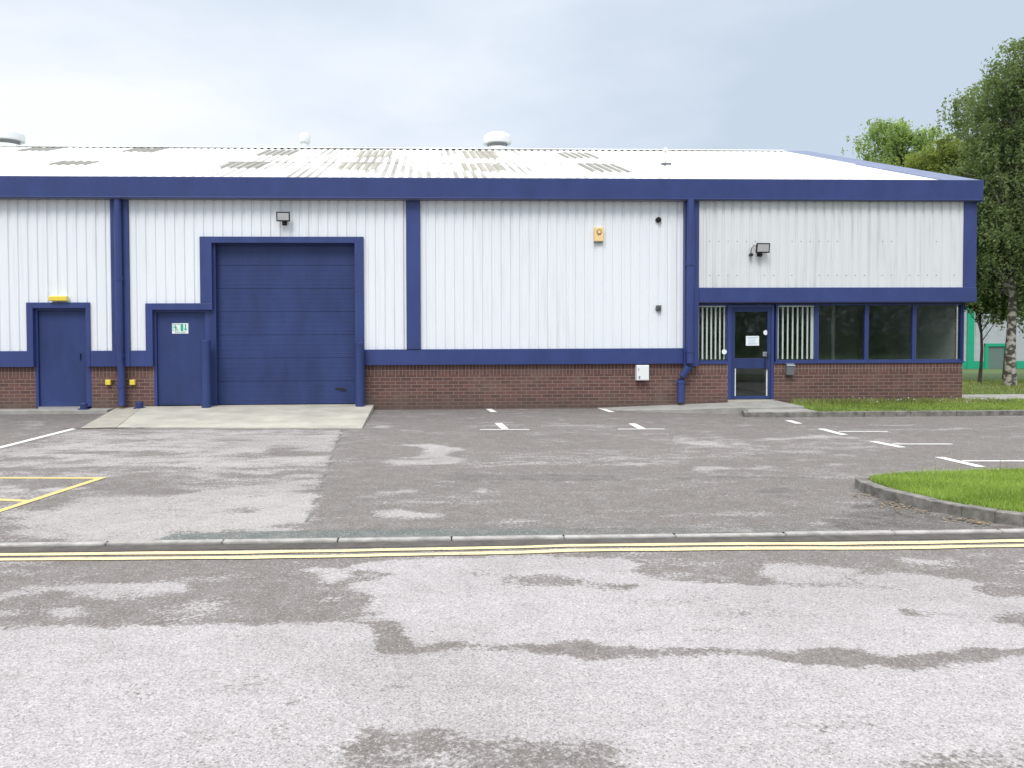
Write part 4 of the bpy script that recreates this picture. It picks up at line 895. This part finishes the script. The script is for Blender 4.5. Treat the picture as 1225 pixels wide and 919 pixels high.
# yellow hydrant-style plates each side of the downpipe
for px_, side in ((129.5, 'left'), (158.5, 'right')):
    x_, z_ = F(px_, 457.5, YB - .05); e_ = empty('socket_box', (x_, YB, z_)); tag(e_, f'small yellow socket box on the brick just {side} of the leftmost downpipe', 'socket box', 'yellow boxes either side of the downpipe')
    q = MB(); q.box(x_-.055, x_+.055, YB-.08, YB-.001, z_-.055, z_+.055); q.build('cover', 'yellow', e_, bevel=.01); sg = 1 if side == 'left' else -1
    q = MB(); q.tube([(x_ + sg*.05, YB-.03, z_+.03), (x_ + sg*.10, YB-.05, z_+.03), (x_ + sg*.12, YB-.04, z_)], .012, 6); q.build('hook', 'dark_metal', e_); q = MB(); q.tube([(x_ - .075, YB-.02, z_ + .03), (x_-.05, YB-.02, z_ + .03)], .015, 6); q.build('cable_gland', 'dark_metal', e_)
# door guard posts
for px_, pt_, lab in ((246.5, 407, 'left'), (430.5, 410, 'right')):
    yb_ = YF - .22; x_ = F(px_, 450, yb_)[0]; z1 = FZ(px_, pt_, yb_); z0 = -.07
    e_ = empty('bollard', (x_, yb_, z0)); tag(e_, f'blue round steel guard post at the {lab} side of the sectional door', 'bollard', 'guard posts of the sectional door')
    q = MB(); q.lathe(x_, yb_, [(.098, z0 - .1), (.098, z1 - .01), (.088, z1), (.001, z1 + .004)], 24); q.build('post', 'blue_door', e_, smooth=True)
for px_, lab, zb_ in ((100.5, 'beside the leftmost blue door', -.085), (167, 'on the apron edge left of the second blue door', -.07)):
    yb_ = YF - .20; x_ = F(px_, 487, yb_)[0]; q = MB(); q.lathe(x_, yb_, [(.075, zb_ - .1), (.075, zb_ + .12), (.06, zb_ + .14), (.001, zb_ + .142)], 14); q.box(x_-.1, x_+.1, yb_-.08, yb_+.08, zb_-.1, zb_ + .02)
    tag(q.build('post_stub', 'blue_dark', loc=(x_, yb_, zb_)), 'low cut off blue post stub ' + lab, 'post', 'short blue post stubs')

# ------------------------------------------------------------------ green trimmed building beyond the trees
YN = 60.0; ZN = -1.52; N = empty('green_trimmed_warehouse', (FX(1190, 440, YN), YN, ZN)); tag(N, 'distant pale warehouse with bright green trim and a grey door behind the birches', 'building')
def NX(p): return FX(p, 420, YN)
M['green'] = mat('green_coated_steel', (0.01, 0.36, 0.20), .45, var=.1); M['clad_far'] = mat('pale_far_cladding', (.42, .45, .48), .6, var=.1); M['green_grey'] = mat('grey_green_door', (.13, .19, .17), .6)
q = MB(); x = NX(1120); x9 = NX(1330)
while x < x9:
    if not (NX(1176) < x < NX(1206) ): q.box(x, x + .9, YN, YN + 14, ZN, ZN + 7.5)
    else: q.box(x, x + .9, YN, YN + 14, ZN + 1.80, ZN + 7.5)
    q.box(x + .4, x + .46, YN - .03, YN, ZN + 2.6, ZN + 7.4)
    x += .9
q.build('wall', 'clad_far', N)
zf = lambda p: FZ(1190, p, YN)
q = MB(); q.box(NX(1110), NX(1177), YN-.08, YN-.04, zf(441), zf(432)); q.box(NX(1206), NX(1330), YN-.08, YN-.04, zf(441), zf(432)); q.build('sill_band', 'green', N)
q = MB(); q.box(NX(1156), NX(1164), YN-.12, YN-.03, zf(441), zf(330)); q.build('pilaster', 'green', N)
q = MB(); q.box(NX(1177), NX(1181), YN-.14, YN-.03, zf(442), zf(411)); q.box(NX(1200.5), NX(1205), YN-.14, YN-.03, zf(442), zf(411)); q.box(NX(1177), NX(1205), YN-.15, YN-.03, zf(414.5), zf(411)); q.build('door_surround', 'green', N)
q = MB(); q.box(NX(1180), NX(1201), YN-.05, YN+.1, zf(443), zf(412)); q.build('door', 'green_grey', N)
q = MB(); q.box(NX(1110), NX(1332), YN-.4, YN+15, ZN + 7.5, ZN + 8.0); q.build('roof', 'clad_far', N)

# ------------------------------------------------------------------ trees
def leaves(name, centers, size, m, parent, seed, tone, flat=.3):
    rg = np.random.default_rng(seed); n = len(centers)
    a = rg.normal(size=(n, 3)); a /= np.linalg.norm(a, axis=1)[:, None]; b_ = rg.normal(size=(n, 3)); b_ -= (b_*a).sum(1)[:, None]*a; b_ /= np.linalg.norm(b_, axis=1)[:, None]
    s_ = (size*rg.uniform(.6, 1.4, n))[:, None]; c = centers
    v = np.stack([c - a*s_, c - b_*s_*.55, c + a*s_, c + b_*s_*.55], 1)
    v = v - np.array(wloc(parent))
    me = bpy.data.meshes.new(name); me.vertices.add(n*4); me.vertices.foreach_set('co', v.ravel()); me.loops.add(n*4); me.loops.foreach_set('vertex_index', np.arange(n*4)); me.polygons.add(n); me.polygons.foreach_set('loop_start', np.arange(0, n*4, 4)); me.update(calc_edges=True)
    at = me.attributes.new('tone', 'FLOAT', 'POINT'); at.data.foreach_set('value', np.repeat(np.clip(tone + rg.normal(0, .18, n), 0, 1), 4)); me.materials.append(M[m])
    o = bpy.data.objects.new(name, me); C.objects.link(o); o.parent = parent; return o
def tree(name, label, x, y, z, h, tr, lobes, nleaf, size, m, bark, seed, weep=0.0, lean=(0, 0), nclump=90, clump=.45, bare=.3):
    """lobes: (dx, dy, zc, rx, ry, rz) ellipsoids relative to the foot of the trunk"""
    rg = np.random.default_rng(seed); rr = random.Random(seed); e_ = empty(name, (x, y, z)); tag(e_, label, 'tree', 'trees to the right of the building')
    tp = [(x + lean[0]*s_ + .12*math.sin(s_*5 + seed), y + lean[1]*s_, z + h*.92*s_ - (.15 if s_ == 0 else 0)) for s_ in np.linspace(0, 1, 9)]; rad = [max(.012, tr*(1.25 if s_ == 0 else 1)*(1 - .93*s_)) for s_ in np.linspace(0, 1, 9)]
    q = MB(); q.tube(tp, rad, 10)
    vol = np.array([l[3]*l[4]*l[5] for l in lobes]); vol = vol / vol.sum(); cl = []
    for i in range(nclump):
        l = lobes[rg.choice(len(lobes), p=vol)]
        d = rg.normal(size=3); d /= np.linalg.norm(d); r = rg.uniform(.25, 1)**.45
        cl.append((x + l[0] + d[0]*l[3]*r, y + l[1] + d[1]*l[4]*r, z + l[2] + d[2]*l[5]*r))
    cl = np.array(cl)
    for c in cl[:int(nclump*.7)]:
        s_ = min(.95, max(bare, (c[2] - z)/h - rr.uniform(.05, .22))); k = s_*8; i = min(7, int(k)); f = k - i
        p0 = Vector(tp[i]).lerp(Vector(tp[i+1]), f); r0 = (rad[i]*(1-f) + rad[i+1]*f)*.42; pm = p0.lerp(Vector(c), .5) + Vector((rr.uniform(-.15, .15), rr.uniform(-.15, .15), .12*(Vector(c)-p0).length))
        q.tube([p0, pm, Vector(c)], [r0, r0*.55, .008], 5, caps=False)
    q.build('trunk', bark, e_, smooth=True)
    per = int(nleaf/nclump); pts = []; tone = []
    for c in cl:
        sz = clump*rg.uniform(.6, 1.35); nn = int(per*rg.uniform(.6, 1.4)); g = rg.normal(size=(nn, 3)); g /= (np.linalg.norm(g, axis=1)[:, None]); g *= (rg.uniform(0, 1, nn)**.5)[:, None]*sz; g[:, 2] *= .75
        if weep > 0:    # hanging strings of leaves
            ns = max(3, nn // 40); sx = rg.normal(size=(ns, 2))*sz*.6; k = rg.integers(0, ns, nn); dl = rg.uniform(0, 1, nn)*weep*rg.uniform(.5, 1.3, ns)[k]
            g2 = np.stack([sx[k, 0] + rg.normal(0, .035, nn), sx[k, 1] + rg.normal(0, .035, nn), sz*.35 - dl], -1); mk = rg.uniform(0, 1, nn) < .62; g[mk] = g2[mk]
        pts.append(c + g); tone.append(np.full(nn, np.clip(rg.normal(.5, .22), .05, .95)))
    leaves('crown', np.concatenate(pts), size, m, e_, seed, np.concatenate(tone)); return e_
def gx(px, y): return FX(px, 400, y)
tree('birch_tree', 'tall weeping birch with pale patched trunk, closest on the right edge', gx(1214, 23), 23, -.2, 10.4, .15, [(-.1,.3,5.6,1.25,1.5,2.9), (.9,.2,5.4,1.5,1.6,2.6), (.35,.3,8.3,1.35,1.3,2.1), (.25,.2,8.7,1.15,1.1,1.55), (-.3,.3,3.6,.85,1.0,1.1), (1.2,.3,3.0,.8,1.0,.8)], 125000, .044, 'leaf_birch', 'birch_bark', 11, weep=1.1, lean=(-.2, 0), nclump=380, clump=.42, bare=.28)
tree('birch_tree', 'second birch behind with a drooping side branch over the roof corner', gx(1207, 29), 29, -.38, 11.0, .14, [(-.7,0,6.2,1.25,1.6,3.2), (-1.75,0,9.9,.62,.8,.95), (-1.3,0,8.5,.7,.9,.9), (.3,0,7.8,1.2,1.2,2.6), (.4,.4,4.2,1.3,1.2,1.6)], 56000, .052, 'leaf_birch', 'bark', 12, weep=.9, nclump=240, clump=.42, bare=.3)
tree('small_tree', 'slender dark forked tree standing near the building corner', gx(1170, 24.5), 24.5, -.2, 4.6, .055, [(0,0,3.2,.9,.9,.95), (.5,0,2.45,.7,.6,.4)], 16000, .045, 'leaf_dark', 'bark', 13, weep=.3, lean=(.05, 0), nclump=70, clump=.3, bare=.3)
tree('light_green_tree', 'light green open crowned tree rising behind the roof', gx(1068, 40), 40, -.77, 13.6, .22, [(-.6,0,11.8,1.2,1.3,1.15), (.8,0,11.7,1.2,1.3,1.05), (-1.2,0,10.3,.8,1.0,.8), (.2,0,10.2,1.6,1.5,1.2)], 34000, .055, 'leaf_light', 'bark', 24, weep=.5, nclump=170, clump=.46)
tree('willow_tree', 'yellow green rounded tree between the light tree and the birches', gx(1122, 27.5), 27.5, -.32, 8.6, .16, [(0,0,7.75,1.0,1.1,.85), (.6,0,7.6,.85,1.1,.8), (-.75,0,7.05,.7,1.0,.65), (.15,0,5.2,1.4,1.3,1.4)], 80000, .042, 'leaf_olive', 'bark', 15, weep=.6, nclump=260, clump=.27)
tree('birch_tree', 'birch cut by the right edge, deepest behind the other two', gx(1245, 33), 33, -.5, 12.5, .16, [(0,0,8.0,2.2,1.8,4.0), (-1.0,0,5.4,1.8,1.4,2.6)], 60000, .065, 'leaf_dark', 'bark', 16, weep=1.0, nclump=200, clump=.5, bare=.35)
# leafy belt added behind the viewpoint, for the window glass to reflect
hb = empty('added_hedge', (4, -24, -.26)); tag(hb, 'added dark leaf screen across the road, out of view, for the windows to reflect', 'added_hedge')
rgh = np.random.default_rng(40); pth = np.stack([rgh.uniform(-30, 40, 70000), -24 + rgh.normal(0, 1.0, 70000), -.3 + 5.5*rgh.uniform(0, 1, 70000)**.9 + rgh.normal(0, .3, 70000)], -1)
leaves('foliage', pth, .13, 'leaf_dark', hb, 41, rgh.uniform(0, 1, 70000))


# ------------------------------------------------------------------ render settings
S.render.engine = 'CYCLES'; S.view_settings.view_transform = 'Standard'; S.view_settings.look = 'None'; S.view_settings.gamma = 1; S.view_settings.exposure = 0.32
S.render.resolution_x = 1024; S.render.resolution_y = 768
